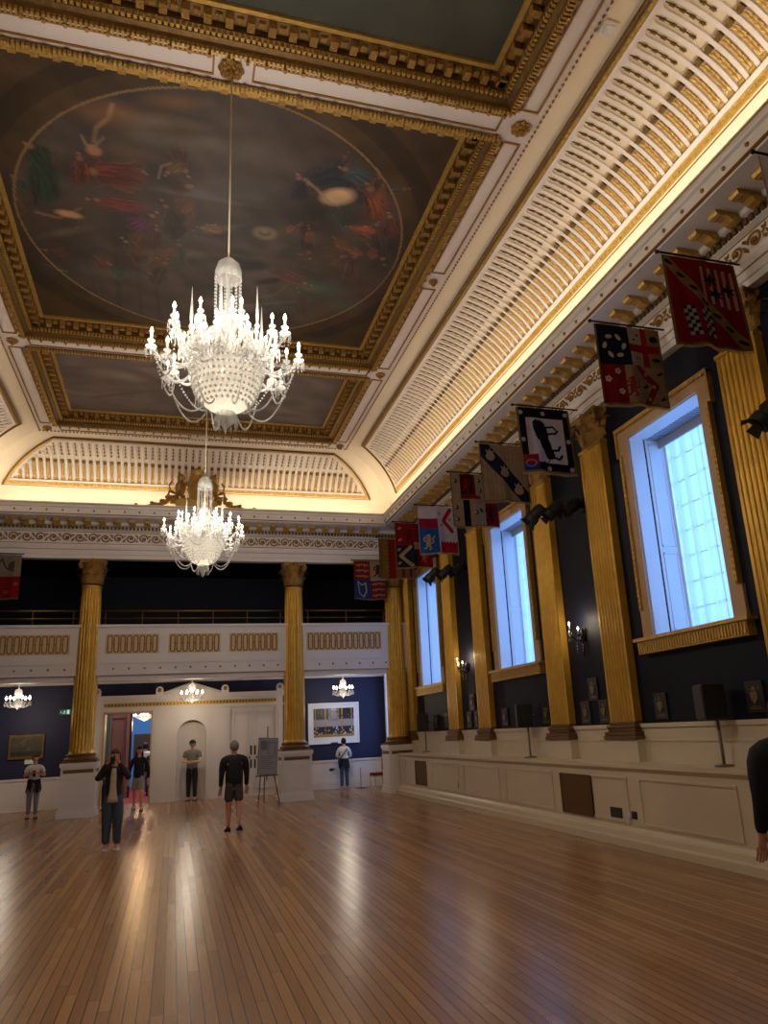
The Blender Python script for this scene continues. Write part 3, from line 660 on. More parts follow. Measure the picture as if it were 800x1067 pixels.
# ---------------------------------------------------------- tall windows
def tall_window(i, y0, y1, z0, z1):
    w = thing('window_%d' % i, 'x', 'x', (RX, (y0+y1)/2, 0)); del w['label']; del w['category']; w['kind'] = 'structure'
    h = (y1-y0)/2; e = .16
    b = MB()    # beige architrave with ears, two steps
    for s in (-1, 1):
        b.box(-.05, 0, min(s*h, s*(h+e)), max(s*h, s*(h+e)), z0, z1+e)
        b.box(-.05, 0, min(s*(h+e), s*(h+e+.08)), max(s*(h+e), s*(h+e+.08)), z1-.25, z1+e)
        b.box(-.05, 0, min(s*(h+e), s*(h+e+.08)), max(s*(h+e), s*(h+e+.08)), z0, z0+.42)
    b.box(-.05, 0, -h, h, z1, z1+e); b.obj('window_frame', 'beige', w)
    b = MB()
    for s in (-1, 1):
        b.box(-.085, 0, min(s*(h+e), s*(h+e+.05)), max(s*(h+e), s*(h+e+.05)), z0+.42, z1-.25)
        b.box(-.085, 0, min(s*(h+e+.08), s*(h+e+.12)), max(s*(h+e+.08), s*(h+e+.12)), z1-.27, z1+e+.05)
        z = z0+.45
        while z < z1-.3: b.octa((-.085, s*(h+e+.025), z), .02, .028, .04); z += .085
    b.box(-.09, 0, -(h+e+.12), h+e+.12, z1+e, z1+e+.06)
    y = -(h+e)
    while y < h+e: b.octa((-.09, y, z1+e+.0), .02, .03, .03); y += .085
    b.obj('frame_moulding', 'gold', w)
    b = MB(); b.box(-.17, 0, -(h+e+.2), h+e+.2, z0-.05, z0); b.box(-.13, 0, -(h+e+.14), h+e+.14, z0-.24, z0-.05)
    y = -(h+e+.12)
    while y < h+e+.12: b.box(-.145, -.13, y, y+.03, z0-.22, z0-.07); y += .06
    b.obj('window_sill', 'gold', w)
    b = MB()    # painted reveal: jamb, shadow gap, folded shutter with panels
    for s in (-1, 1):
        def sb(x0, x1, a, c, za, zb): b.box(x0, x1, min(s*a, s*c), max(s*a, s*c), za, zb)
        sb(.0, .25, h-.012, h+.002, z0, z1); sb(.28, .66, h-.02, h+.002, z0, z1)
        zm = z0+1.35
        for (za, zb) in ((z0+.1, zm-.05), (zm+.05, z1-.1)):
            sb(.33, .35, h-.03, h-.018, za, zb); sb(.57, .59, h-.03, h-.018, za, zb); sb(.33, .59, h-.03, h-.018, za, za+.02); sb(.33, .59, h-.03, h-.018, zb-.02, zb)
    b.box(0, .62, -h, h, z1-.012, z1+.002); b.box(0, .7, -h, h, z0-.002, z0+.012)
    b.obj('window_reveal', 'bluewhite', w)
    b = MB(); y = -h+.03
    while y < h-.03: b.box(.30, .50, y, y+.03, z1-.03, z1-.012); y += .07
    b.box(.52, .55, -h, h, z1-.16, z1-.01); b.obj('pelmet', 'pelmet', w)
    b = MB()    # sash behind the curtain
    n = 4
    for s in (-1, 1): b.box(.62, .67, min(s*h, s*(h-.07)), max(s*h, s*(h-.07)), z0, z1)
    for k in range(9): z = z0+(z1-z0)*k/8; b.box(.63, .65, -h, h, z-.006, z+.006)
    for k in range(1, 4): y = -h+2*h*k/4; b.box(.63, .65, y-.005, y+.005, z0, z1)
    b.obj('sash', 'bluewhite', w)
    return w
M['pelmet'] = mat('pelmet_grey', (150, 156, 166), .6)
def curtain(y0, y1, z0, z1, label, x=7.52):
    b = MB(); n = 64; L = y1-y0
    rs = [random.random()*6 for _ in range(6)]
    def fn(i, j):
        u = i/(n-1)*L; z = z0+(z1-z0)*j/5
        d = .03*sin(u*22+rs[0])+.02*sin(u*47+rs[1]+j*.3)+.012*sin(u*9+rs[2])
        return (x+d, y0+u, z)
    b.grid(fn, n, 6); o = b.obj('sheer_curtain', 'sheer', smooth=True)
    return tag(o, label, 'curtain')
wl = ['nearest', 'middle', 'farthest']
for i, (a, c) in enumerate(WIN):
    tall_window(i+1, a, c, *WZ)
curtain(WIN[0][0]+.03, WIN[0][1]-.04, WZ[0]+.02, WZ[1]-.04, 'sheer white curtain in the tall window nearest the viewer')
curtain(WIN[1][0]+.03, WIN[1][1]-.04, WZ[0]+.02, WZ[1]-.04, 'sheer white curtain in the middle tall window')
curtain(WIN[2][0]+.03, WIN[2][1]-.04, WZ[0]+.02, WZ[1]-.04, 'sheer white curtain in the farthest tall window of the navy wall')
curtain(23.23, 24.97, 1.12, 3.64, 'sheer white curtain in the low window under the gallery', 7.45)
w = thing('window_4', 'x', 'x', (RX, 24.1, 0)); del w['label']; del w['category']; w['kind'] = 'structure'
b = MB()
for s in (-1, 1): b.box(-.05, 0, min(s*.9, s*1.05), max(s*.9, s*1.05), 1.05, 3.75); b.box(0, .5, min(s*.88, s*.9), max(s*.88, s*.9), 1.1, 3.66)
b.box(-.05, 0, -1.05, 1.05, 3.6, 3.75); b.box(-.08, 0, -1.1, 1.1, 1.02, 1.1); b.obj('window_frame', 'bluewhite', w)
# ---------------------------------------------------------- columns
def leaf_strip(b, base_r, z0, h, ang, w, out, cz=1.0):
    # an acanthus leaf: rises along the bell and curls over
    def fn(i, j):
        t = j/7; rr = base_r+.02+out*(t**2.2); z = z0+h*(sin(t*PI*.5) if t < .8 else sin(.8*PI*.5)-(t-.8)*.9)
        half = w*(.55+.5*sin(t*PI*.85))*(1 if j < 7 else .45)*(1+.22*(j % 2))
        a = ang; s = (i/4*2-1)*half; bul = .02*(1-(i/4*2-1)**2)
        r2 = rr+bul
        return (r2*cos(a)-s*sin(a), r2*sin(a)+s*cos(a), z)
    b.grid(fn, 5, 8)
def capital(parent, r, h, wtop, z0, sx=1.0, m='goldorn'):
    b = MB()
    if sx != 1: b.at(Matrix.Diagonal((sx, 1, 1, 1)))
    b.lathe([(r*1.0, 0), (r*1.08, .02), (r*1.08, .05), (r*.98, .06), (r*.98, h*.5), (r*1.1, h*.75), (r*1.35, h*.86)], 20, (0, 0, z0))
    for k in range(8): leaf_strip(b, r, z0+.05, h*.36, 2*PI*k/8+.39, r*.30, r*.50)
    for k in range(8): leaf_strip(b, r*1.02, z0+.10, h*.56, 2*PI*k/8, r*.27, r*.62)
    W2 = wtop/2
    for k in range(4):       # corner volutes
        a = PI/4+k*PI/2; pts = []
        for i in range(18):
            t = i/17
            if t < .45: s = t/.45; rad = r*1.05+(W2*1.28-r*1.05)*s; z = z0+h*.45+h*.40*s
            else:
                s = (t-.45)/.55*PI*2.6; q = .085*(1-.75*(t-.45)/.55); rad = W2*1.28-.02+q*sin(s)*1.0; z = z0+h*.85-.085+q*cos(s)
            pts.append((rad*cos(a), rad*sin(a), z))
        b.tube(pts, .03, 5)
        a2 = k*PI/2
        b.ball((W2*.95*cos(a2), W2*.95*sin(a2), z0+h*.93), (.06, .06, .07), 6, 5)
    if sx != 1: b.v = [(min(0, q[0]), q[1], q[2]) for q in b.v]
    o = b.obj('capital', m, parent, smooth=True, angle=50)
    ab = MB()               # concave abacus
    if sx != 1: ab.at(Matrix.Diagonal((sx, 1, 1, 1)))
    pts = []
    for k in range(4):
        a0 = PI/4+k*PI/2; a1 = a0+PI/2
        for i in range(7):
            t = i/7; x = (1-t)*cos(a0)+t*cos(a1); y = (1-t)*sin(a0)+t*sin(a1); s = W2*1.38*(1-.10*sin(t*PI)); L = 1; pts.append((x*s, y*s))
    ab.prism(pts, lambda q: (q[0], q[1], z0+h*.86), lambda q: (q[0], q[1], z0+h*.93)); ab.prism(pts, lambda q: (q[0]*1.04, q[1]*1.04, z0+h*.93), lambda q: (q[0]*1.06, q[1]*1.06, z0+h))
    if sx != 1: ab.v = [(min(0, q[0]), q[1], q[2]) for q in ab.v]
    ab.obj('abacus', m, parent)
def flute_r(n, depth):
    def f(a):
        t = (a*n/(2*PI)) % 1
        if t < .16 or t > .84: return 1.0
        return 1-depth*math.sin((t-.16)/.68*PI)**.6
    return f
def column(x, y, label, group=None, half=False):
    t = thing('column', label, 'column', (x, y, 0), 0, group)
    b = MB(); b.box(-.42, .42, -.42, .42, .0, 1.26); b.box(-.46, .46, -.46, .46, 0, .12); b.box(-.445, .445, -.445, .445, .12, .2); b.box(-.45, .45, -.45, .45, 1.24, 1.33); b.box(-.43, .43, -.43, .43, 1.21, 1.24)
    for s in (-1, 1):
        for (a, c, za, zb) in ((-.30, .30, .32, .35), (-.30, .30, .93, .96), (-.30, -.27, .35, .93), (.27, .30, .35, .93)):
            b.box(a, c, min(s*.42, s*.43), max(s*.42, s*.43), za, zb); b.box(min(s*.42, s*.43), max(s*.42, s*.43), a, c, za, zb)
    b.obj('pedestal', 'white', t)
    b = MB(); b.box(-.36, .36, -.425, -.40, 1.08, 1.17); b.box(-.36, .36, .40, .425, 1.08, 1.17); b.box(.40, .425, -.36, .36, 1.08, 1.17); b.box(-.425, -.40, -.36, .36, 1.08, 1.17); b.obj('frieze_panel', 'aged', t)
    b = MB(); b.box(-.42, .42, -.42, .42, 1.33, 1.38); b.lathe([(.40, 1.38), (.42, 1.40), (.42, 1.43), (.40, 1.45), (.365, 1.46), (.355, 1.485), (.365, 1.50), (.375, 1.51), (.375, 1.53), (.355, 1.55), (.325, 1.56)], 32); b.obj('column_base', 'aged', t, smooth=True, angle=40)
    b = MB(); n = 176; f = flute_r(22, .075); prof = [(.322, 1.56), (.305, 1.60), (.303, 2.4), (.297, 3.4), (.283, 4.4), (.267, 5.4), (.258, 5.9)]
    def fn(i, j):
        a = 2*PI*i/n; r_, z = prof[j]; q = f(a) if 0 < j < len(prof)-1 else 1.0; return (r_*q*cos(a), r_*q*sin(a), z)
    prof = [(.322, 1.56), (.306, 1.60), (.305, 1.66)]+prof[2:]+[(.258, 5.95), (.272, 5.97), (.272, 6.0), (.258, 6.02)]
    b2 = MB()
    b2.grid(lambda i, j: (lambda a, r_, z, q: (r_*q*cos(a), r_*q*sin(a), z))(2*PI*i/n, prof[j][0], prof[j][1], f(2*PI*i/n) if 2 <= j <= len(prof)-5 else 1.0), n, len(prof), cu=True)
    b2.obj('shaft', 'goldcol', t, smooth=True, angle=35)
    capital(t, .262, .70, .66, 6.05)
    return t
M['aged'] = mat('aged_bronze_paint', (110, 78, 42), .5, metal=.3, noise=.3, nscale=12)
c0 = column(-2.28, 22.2, 'gilded fluted column left of the middle bay, behind the woman taking a photo')
dup(c0, (3.34, 22.2, 0), 0, 'gilded fluted column right of the middle bay, beside the easel')
dup(c0, (6.44, 22.2, 0), 0, 'gilded fluted corner column against the window wall')
dup(c0, (-5.44, 22.2, 0), 0, 'gilded fluted corner column at the left wall')
# ---------------------------------------------------------- pilasters on the window wall
def pilaster(y, label, w=.70):
    t = thing('pilaster', label, 'pilaster', (RX, y, 0), 0)
    d = .13
    def pr(name, m, zs, flutes=True):
        b = MB(); h = w/2; n = 7; pts = []
        st = (w-.08)/n
        pts.append((0, -h))
        pts.append((-d, -h))
        for k in range(n):
            a = -h+.04+k*st
            for q in (0.12, .25, .5, .75, .88): pts.append((-d+.028*sin((q-.12)/.76*PI)**.7 if 0.12 < q < .88 else -d, a+st*q))
        pts.append((-d, h)); pts.append((0, h))
        b.prism(pts, lambda q: (q[0], q[1], zs[0]), lambda q: (q[0], q[1], zs[1])); return b.obj(name, m, t)
    pr('shaft', 'goldcol', (1.70, 6.33))
    b = MB(); h = w/2
    for (e, z0, z1) in ((.10, 1.43, 1.49), (.085, 1.49, 1.55), (.04, 1.55, 1.60), (.055, 1.60, 1.65), (.02, 1.65, 1.70)): b.box(-d-e, 0, -h-e, h+e, z0, z1)
    b.obj('pilaster_base', 'aged', t, bevel=.012)
    b = MB(); b.box(-d-.06, 0, -h-.08, h+.08, 1.10, 1.43); b.obj('plinth', 'wains', t)
    b = MB(); b.box(-d-.015, 0, -h-.015, h+.015, 6.29, 6.34); b.obj('necking', 'gold', t)
    capital(t, w*.46, .60, w*1.22, 6.32, sx=.55)
    return t
PIL = [(7.03, 'nearest gilded pilaster, right of the tall window nearest the viewer'), (10.67, 'gilded pilaster left of the tall window nearest the viewer'), (12.73, 'gilded pilaster right of the middle tall window'), (16.31, 'gilded pilaster left of the middle tall window'), (18.33, 'gilded pilaster right of the farthest tall window'), (22.0, 'farthest gilded pilaster, beside the corner column')]
p0 = None
for y, l in PIL:
    if p0 is None: p0 = pilaster(y, l)
    else: dup(p0, (RX, y, 0), 0, l)
# ---------------------------------------------------------- the white entrance screen at the far end
CY = 24.95
def arch_pts(xc, r, z0, zt, n=16):
    return [(xc-r, z0)]+[(xc+r*cos(PI-PI*k/n), zt-r+r*sin(PI-PI*k/n)) for k in range(n+1)]+[(xc+r, z0)]
SX0, SX1 = -2.32, 3.38
b = MB()
NX, NR, NT = .575, .44, 2.36
# front face pieces around the three openings
b.box(SX0, DX0, CY, FY, 0, 3.05); b.box(DX0, DX1, CY, FY, DZ, 3.05); b.box(DX1, NX-NR, CY, FY, 0, 3.05)
b.box(NX+NR, 1.72, CY, FY, 0, 3.05); b.box(1.72, 3.17, CY, FY, 2.70, 3.05); b.box(3.17, SX1, CY, FY, 0, 3.05)
b.box(NX-NR, NX+NR, CY, FY, NT, 3.05)
ap = arch_pts(NX, NR, 1.9, NT)
for k in range(len(ap)-1):
    (xa, za), (xb, zb) = ap[k], ap[k+1]
    if abs(xa-xb) < 1e-6: continue
    v = [b.addv(p) for p in ((xa, CY, za), (xb, CY, zb), (xb, CY, NT+.001), (xa, CY, NT+.001), (xa, FY-.02, za), (xb, FY-.02, zb))]
    b.f += [[v[0], v[1], v[2], v[3]], [v[0], v[4], v[5], v[1]]]
# curved niche back
b.grid(lambda i, j: (NX-NR*cos(PI*i/12), CY+.32*sin(PI*i/12), (0, NT)[j]), 13, 2)
b.box(1.72, 3.17, CY+.10, FY, 0, 2.7)
# mouldings
for (x0, x1) in ((SX0, DX0-.02), (DX1+.02, NX-NR-.12), (NX+NR+.12, 1.70), (3.19, SX1)):
    b.box(x0, x1, CY-.03, CY, 0, .30); b.box(x0, x1, CY-.02, CY, .30, .34); b.box(x0+.05, x1-.05, CY-.02, CY, .36, 2.62)
b.box(SX0-.02, SX1+.02, CY-.03, CY, 2.72, 2.78); b.box(SX0-.05, SX1+.05, CY-.08, FY, 3.02, 3.09); b.box(SX0-.08, SX1+.08, CY-.12, FY, 3.09, 3.16)
ao = arch_pts(NX, NR+.07, .34, NT+.07); ai = arch_pts(NX, NR, .34, NT)
for k in range(len(ao)-1):
    v = [b.addv((q[0], CY-d, q[1])) for d in (.025, 0) for q in (ao[k], ao[k+1], ai[k+1], ai[k])]
    b.f += [[v[0], v[1], v[2], v[3]], [v[0], v[1], v[5], v[4]], [v[3], v[2], v[6], v[7]]]
# pediment
b.prism([(-.32, 3.16), (.53, 3.46), (1.42, 3.16)], lambda q: (q[0], CY-.05, q[1]), lambda q: (q[0], CY+.25, q[1]))
b.tube([(-.36, CY-.08, 3.18), (.53, CY-.08, 3.49), (1.46, CY-.08, 3.18)], .03, 4)
struct(b.obj('trim_29', 'door'))
b = MB(); x = DX0
b.box(DX0, 3.17, CY-.015, CY, 2.82, 2.94)
struct(b.obj('trim_30', 'gold'))
b = MB()
while x < 3.15: b.box(x, x+.04, CY-.03, CY-.01, 2.85, 2.91); x += .10
struct(b.obj('trim_31', 'golddark'))
def acroterion(x, label):
    b = MB(); b.prism([(-.11, 0), (-.11, .10)]+[(.11*cos(PI-PI*k/10), .13+.11*sin(PI-PI*k/10)) for k in range(11)]+[(.11, 0)], lambda q: (q[0], 0, q[1]), lambda q: (q[0], .14, q[1])); 
    o = b.obj('acroterion', 'door'); o.location = (x, CY-.12, 3.16); tag(o, label, 'acroterion')
    b = MB(); b.ball((0, -.005, .13), (.06, .03, .07), 8, 6); b.obj('carved_shell', 'goldline', o, True)
acroterion(-2.22, 'rounded white block on the entrance screen just right of the left column')
acroterion(-.42, 'rounded white block at the left end of the low pediment')
acroterion(1.55, 'rounded white block at the right end of the low pediment')
acroterion(3.28, 'rounded white block on the entrance screen beside the right column')
# double door
t = thing('door_1', 'x', 'x', (2.445, CY+.06, 0)); del t['label']; del t['category']; t['kind'] = 'structure'
for s in (-1, 1):
    b = MB(); x0, x1 = (-.725, -.004) if s < 0 else (.004, .725)
    b.box(x0, x1, 0, .04, .0, 2.7)
    for (za, zb) in ((.2, 1.05), (1.2, 2.55)):
        a, c = x0+.12, x1-.12
        b.box(a, c, -.03, 0, za, za+.03); b.box(a, c, -.03, 0, zb-.03, zb); b.box(a, a+.03, -.03, 0, za, zb); b.box(c-.03, c, -.03, 0, za, zb)
    d = b.obj('door_leaf', 'door', t)
    b = MB(); x = s*.06; b.box(x-.025, x+.025, -.014, -.001, 1.22, 1.50); b.box(x-.025, x+.025, -.014, -.001, .82, 1.08); b.ball((x+s*.05, -.03, 1.14), .03, 8, 6); b.obj('door_plate', 'black', d)
# doorway lining and the room beyond
sbox('trim_32', 'beige', (DX0, DX0+.04, CY-.02, FY+.2, 0, DZ), (DX1-.04, DX1, CY-.02, FY+.2, 0, DZ), (DX0, DX1, CY-.02, FY+.2, DZ-.04, DZ))
sbox('floor_next_room', 'carpet', (-7, 4, 25.42, 36, -.15, 0.005))
sbox('wall_next_room', 'blue', (-7, 4, 34, 34.2, 0, 5), (-7.2, -7, 25.6, 34.2, 0, 5), (4, 4.2, 25.6, 34.2, 0, 5))
sbox('ceiling_next_room', 'white', (-7.2, 4.2, 25.6, 34.2, 5, 5.2))
b = MB(); b.box(-2.26, -1.98, 27.6, 27.7, 0, 4.8); struct(b.obj('wall_drape', 'greenish'))
b = MB(); b.box(-2.02, -1.52, 28.3, 28.5, 0, 4.8); b.box(-1.5, -1.40, 28.1, 28.5, 0, 4.8)
for z in (.2, 1.4, 2.6): b.box(-1.96, -1.58, 28.27, 28.3, z, z+1.0)
struct(b.obj('wall_panelling', 'pinkwall'))
sbox('trim_33', 'darkwood', (-1.4, -1.33, 28.1, 28.4, 0, 4.8))
t = thing('framed_painting', 'dark framed painting on the blue wall seen through the doorway', 'painting', (-.75, 33.95, 1.55))
b = MB(); b.box(-.75, .75, -.04, 0, -.55, .55); b.obj('frame', 'darkwood', t)
b = MB(); b.box(-.66, .66, -.05, -.04, -.46, .46); b.obj('canvas', 'plaque', t)
def plight(loc, e, r=.03, col=(1, .78, .5), parent=None):
    l = bpy.data.lights.new('lamp_light', 'POINT'); l.energy = e; l.shadow_soft_size = r; l.color = col
    o = bpy.data.objects.new('lamp_light', l); COL.objects.link(o); o.location = loc
    if parent is not None: o.parent = parent
    return o
# added overhead fill light for the next room, which has no skylight
area('daylight_and_fill', (-1, 28.8, 4.95), (0, 0, 0), 4, 6, 330, (.95, .95, 1))
# amber chandelier in the next room
t = thing('chandelier', 'amber chandelier in the next room, seen at the top of the open doorway', 'chandelier', (-.98, 29.2, 2.62))
b = MB(); b.tube([(0, 0, .3), (0, 0, 2.3)], .01, 5); b.lathe([(.0, -.12), (.12, -.08), (.3, .0), (.36, .05), (.1, .12), (.04, .3), (0, .3)], 16); b.obj('glass_body', 'crystal', t, True)
for k in range(10):
    a = 2*PI*k/10; b = MB(); b.lathe([(.0, .02), (.018, .03), (.012, .07), (0, .09)], 6, (.36*cos(a), .36*sin(a), .04)); b.obj('bulb', 'bulb', t, True)
plight((0, 0, -.25), 50, .1, (1, .6, .28), t); plight((0, -.6, .35), 50, .1, (1, .6, .28), t)
# ---------------------------------------------------------- gilded arms over the far cornice
t = thing('carved_crest', 'gilded carved coat of arms with trailing scrolls over the far cornice', 'carving', (.44, 21.1, 8.05))
b = MB()
b.prism([(-.55, 0), (-.60, .22), (-.42, .34), (.42, .34), (.60, .22), (.55, 0)], lambda q: (q[0], -.02, q[1]), lambda q: (q[0], .2, q[1]))
b.obj('shield_base', 'gold', t, bevel=.02)
b = MB(); b.prism([(-.2, .35), (-.27, .75), (-.2, .98), (0, 1.04), (.2, .98), (.27, .75), (.2, .35), (0, .25)], lambda q: (q[0], -.03, q[1]), lambda q: (q[0], .1, q[1])); b.ball((0, .02, .68), (.2, .1, .24), 10, 7); b.obj('shield', 'goldorn', t, True, angle=40)
b = MB(); b.lathe([(.0, .98), (.14, 1.0), (.15, 1.06), (.19, 1.14), (.14, 1.2), (.05, 1.24), (0, 1.26)], 12, (0, .05, 0)); b.ball((0, .05, 1.28), .04, 6, 5); b.obj('crown', 'gold', t, True)
for s in (-1, 1):
    b = MB()        # seated supporter beasts
    b.ball((s*.46, .05, .62), (.15, .12, .24), 10, 7); b.ball((s*.44, 0, .92), (.11, .11, .12), 8, 6); b.ball((s*.38, -.05, .90), (.06, .07, .05), 6, 5)
    b.tube([(s*.44, 0, .7), (s*.34, -.06, .62), (s*.27, -.08, .78)], .045, 6); b.tube([(s*.50, 0, .5), (s*.40, -.05, .36), (s*.34, -.08, .33)], .06, 6)
    b.tube([(s*.56, .05, .46), (s*.72, .05, .5), (s*.76, .05, .72), (s*.68, .05, .82)], .025, 6); b.octa((s*.50, .02, 1.05), .04, .03, .06)
    b.obj('supporter', 'goldorn', t, True)
    b = MB()        # trailing scroll
    pts = [(s*x, .02, z) for x, z in ((.5, .36), (.7, .28), (.85, .16), (1.0, .10), (1.15, .12), (1.25, .06), (1.45, .03), (1.62, .06), (1.75, .02), (1.95, .02))]
    b.tube(pts, lambda q: .075*(1-q)+.018, 6)
    for x, z, q in ((.75, .34, .12), (.62, .2, .14), (.92, .22, .10), (1.2, .16, .07), (1.62, .1, .05)): b.ball((s*x, .02, z), (q, .05, q*.6), 8, 5)
    b.tube([(s*.62, 0, .5), (s*.74, 0, .52), (s*.78, 0, .40), (s*.7, 0, .36)], .035, 6)
    b.obj('scroll', 'goldorn', t, True)
# ---------------------------------------------------------- big chandeliers
def chandelier(loc, top, label):
    t = thing('chandelier', label, 'chandelier', loc)     # origin at the lowest drop
    b = MB(); b.tube([(0, 0, 2.08), (0, 0, top)], .011, 6); b.obj('rope', 'rope', t, True)
    b = MB(); b.lathe([(0, 2.12), (.06, 2.11), (.12, 2.05), (.145, 1.96), (.15, 1.86), (.135, 1.85), (.12, 1.93), (.05, 2.03), (0, 2.04)], 20)
    b.obj('canopy', 'crystal', t, True)
    b = MB()
    for k in range(14):
        a = 2*PI*k/14
        for j in range(16):
            z = 1.85-j*.043; r_ = .14+.0*j; b.octa((r_*cos(a), r_*sin(a), z), .011, .011, .022)
    b.obj('bead_curtain', 'crystal', t)
    b = MB(); b.lathe([(.02, 2.0), (.02, 1.6), (.045, 1.55), (.03, 1.48), (.10, 1.42), (.125, 1.32), (.10, 1.22), (.05, 1.16), (.07, 1.1), (.10, 1.0), (.06, .92), (.14, .86), (.30, .83), (.34, .80), (.33, .77)], 20); b.obj('stem', 'crystal', t, True)
    b = MB()           # beaded bowl
    prof = []
    for j in range(13):
        a = j/12*PI/2; prof.append((.385*cos(a)**.75 if j < 12 else .0, .82-.56*sin(a)))
    prof = [(.385, .84)]+prof
    b.lathe(prof, 28, cap=False)
    b.obj('bowl', 'bowl', t, False)
    b = MB()
    for j in range(1, 10):
        r_, z = prof[j]; n = max(8, int(44*r_/.385))
        for k in range(n): a = 2*PI*(k+.5*(j % 2))/n; b.octa(((r_+.008)*cos(a), (r_+.008)*sin(a), z), .02, .02, .022)
    for z, n in ((.84, 48), (.80, 48)):
        for k in range(n): a = 2*PI*k/n; b.octa((.4*cos(a), .4*sin(a), z), .018, .018, .03)
    b.obj('bowl_beads', 'bowl', t)
    b = MB(); b.lathe([(.03, .27), (.10, .24), (.125, .17), (.12, .155), (.07, .15), (.05, .1), (.02, .06), (0, .0)], 16)
    for k in range(12):
        a = 2*PI*k/12; b.octa((.118*cos(a), .118*sin(a), .10), .012, .012, .055)
    b.obj('finial', 'crystal', t, True)
    def arm_mesh(r0, z0, r1, zc):
        b = MB(); pts = []
        for i in range(9):
            s = i/8; r_ = r0+(r1-r0)*s; z = z0+(zc-z0)*(s**2.2)-.10*sin(PI*s)
            pts.append((r_, 0, z))
        b.tube(pts, .016, 6)
        c = (r1, 0, zc)
        b.lathe([(.012, -.05), (.02, -.02), (.05, .0), (.062, .015), (.055, .02), (.018, .02), (.014, .05), (.035, .07), (.04, .085), (.013, .09), (.013, .17), (0, .17)], 8, c)
        for k in range(8):
            a = 2*PI*k/8; b.octa((r1+.056*cos(a), .056*sin(a), zc-.035), .009, .009, .042)
            b.octa((r1+.056*cos(a), .056*sin(a), zc-.095), .007, .007, .022)
        return b
    def bulb_mesh(r1, zc):
        b = MB(); b.lathe([(0, .168), (.012, .172), (.019, .19), (.016, .21), (.006, .235), (0, .245)], 7, (r1, 0, zc)); return b
    TI = [(8, .78, .93, .0, .36), (8, .66, .70, .39, .34), (8, .54, 1.08, .2, .3), (6, .32, 1.06, .1, .2), (8, .42, .90, .5, .3)]
    for n, r1, zc, off, r0 in TI:
        am, bm2 = None, None
        for k in range(n):
            a = 2*PI*k/n+off
            if am is None:
                o = arm_mesh(r0, .80 if zc > .8 else .78, r1, zc).obj('arm', 'crystal', t, True, angle=40); q = bulb_mesh(r1, zc).obj('bulb', 'bulb', o, True); am, bm2 = o, q
            else:
                o = am.copy(); COL.objects.link(o); o.parent = t; q = bm2.copy(); COL.objects.link(q); q.parent = o
            o.rotation_euler = (0, 0, a)
    # swags between the outer arms, hanging loops under them
    for k in range(8):
        a0 = 2*PI*k/8; a1 = 2*PI*(k+1)/8; b = MB()
        for j in range(30):
            s = j/29; a = a0+(a1-a0)*s; r_ = .74-.10*sin(PI*s); b.octa((r_*cos(a), r_*sin(a), .88-.36*sin(PI*s)**.8), .013, .013, .015)
        for j in range(34):
            s = j/33; a = a0+.2; r_ = .24+.46*s; b.octa((r_*cos(a), r_*sin(a), .30+.42*s-.26*sin(PI*s)**.8), .013, .013, .015)
        b.obj('swag', 'crystal', t)
    for k in range(6):
        a = 2*PI*k/6+.3; r_ = .40; b = MB(); b.lathe([(0, 1.05), (.02, 1.07), (.012, 1.12), (.03, 1.16), (.012, 1.2), (.018, 1.26), (.002, 1.64)], 6, (r_*cos(a), r_*sin(a), 0)); b.obj('spire', 'crystal', t, True)
    b = MB()                                   # many small drops filling the centre
    rn = random.Random(3)
    for k in range(420):
        a = rn.random()*6.283; r_ = .12+.40*rn.random(); z = .86+.42*rn.random()*(1-(r_-.12)/.6); b.octa((r_*cos(a), r_*sin(a), z), .012, .012, .03+.02*rn.random())
    b.obj('crystal_drops', 'crystal', t)
    for k in range(6):
        a = 2*PI*k/6+.2; plight((.80*cos(a), .80*sin(a), 1.16), CH_E/6, .03, (1, .89, .75), t)
    plight((0, 0, .48), CH_B, .06, (1, .84, .62), t); 
    return t
CH_E, CH_B = 280, 8
c1 = chandelier((.43, 7.52, 4.83), 4.75, 'large crystal chandelier nearest the viewer, below the middle painting')
c2 = dup(c1, (.47, 15.04, 4.83), .2, 'crystal chandelier farther off, hanging in front of the gallery')
# ---------------------------------------------------------- small chandeliers under the gallery
NEARCH = []
def small_chand(loc, label):
    t = thing('small_chandelier', label, 'chandelier', loc)
    b = MB(); b.lathe([(.30, .46), (.26, .44), (.12, .43), (0, .42)], 24); b.lathe([(.045, .42), (.04, .38), (.01, .36), (.008, .2)], 10); b.obj('ceiling_rose', 'white', t, True)
    b = MB(); b.lathe([(.01, .22), (.06, .19), (.07, .12), (.05, .08), (.03, .04), (.05, -.01), (.09, -.06), (.06, -.12), (.02, -.15), (0, -.18)], 12); b.obj('stem', 'crystal', t, True)
    am = None
    for k in range(6):
        if am is None:
            b = MB(); b.tube([(.04, 0, -.08), (.12, 0, -.13), (.18, 0, -.10), (.2, 0, -.05)], .009, 5); b.lathe([(.01, 0), (.035, .01), (.03, .02), (.01, .02), (.01, .06), (0, .06)], 7, (.2, 0, -.05))
            for j in range(5): a = 2*PI*j/5; b.octa((.2+.03*cos(a), .03*sin(a), -.08), .008, .008, .04)
            am = b.obj('arm', 'crystal', t, True); b = MB(); b.lathe([(0, .06), (.018, .075), (.022, .095), (.008, .13), (0, .14)], 7, (.2, 0, -.05)); q0 = b.obj('bulb', 'bulb', am, True)
        else:
            o = am.copy(); COL.objects.link(o); o.parent = t; o.rotation_euler = (0, 0, 2*PI*k/6); q = q0.copy(); COL.objects.link(q); q.parent = o
    plight((0, 0, .1), 2, .05, (1, .86, .7), t); plight((0, -.22, -.30), 34, .05, (1, .84, .66), t)
    return t
s0 = small_chand((-4.2, 23.9, 3.07), 'small crystal chandelier under the gallery at the left')
s0.scale = (1.5, 1.5, 1.5)
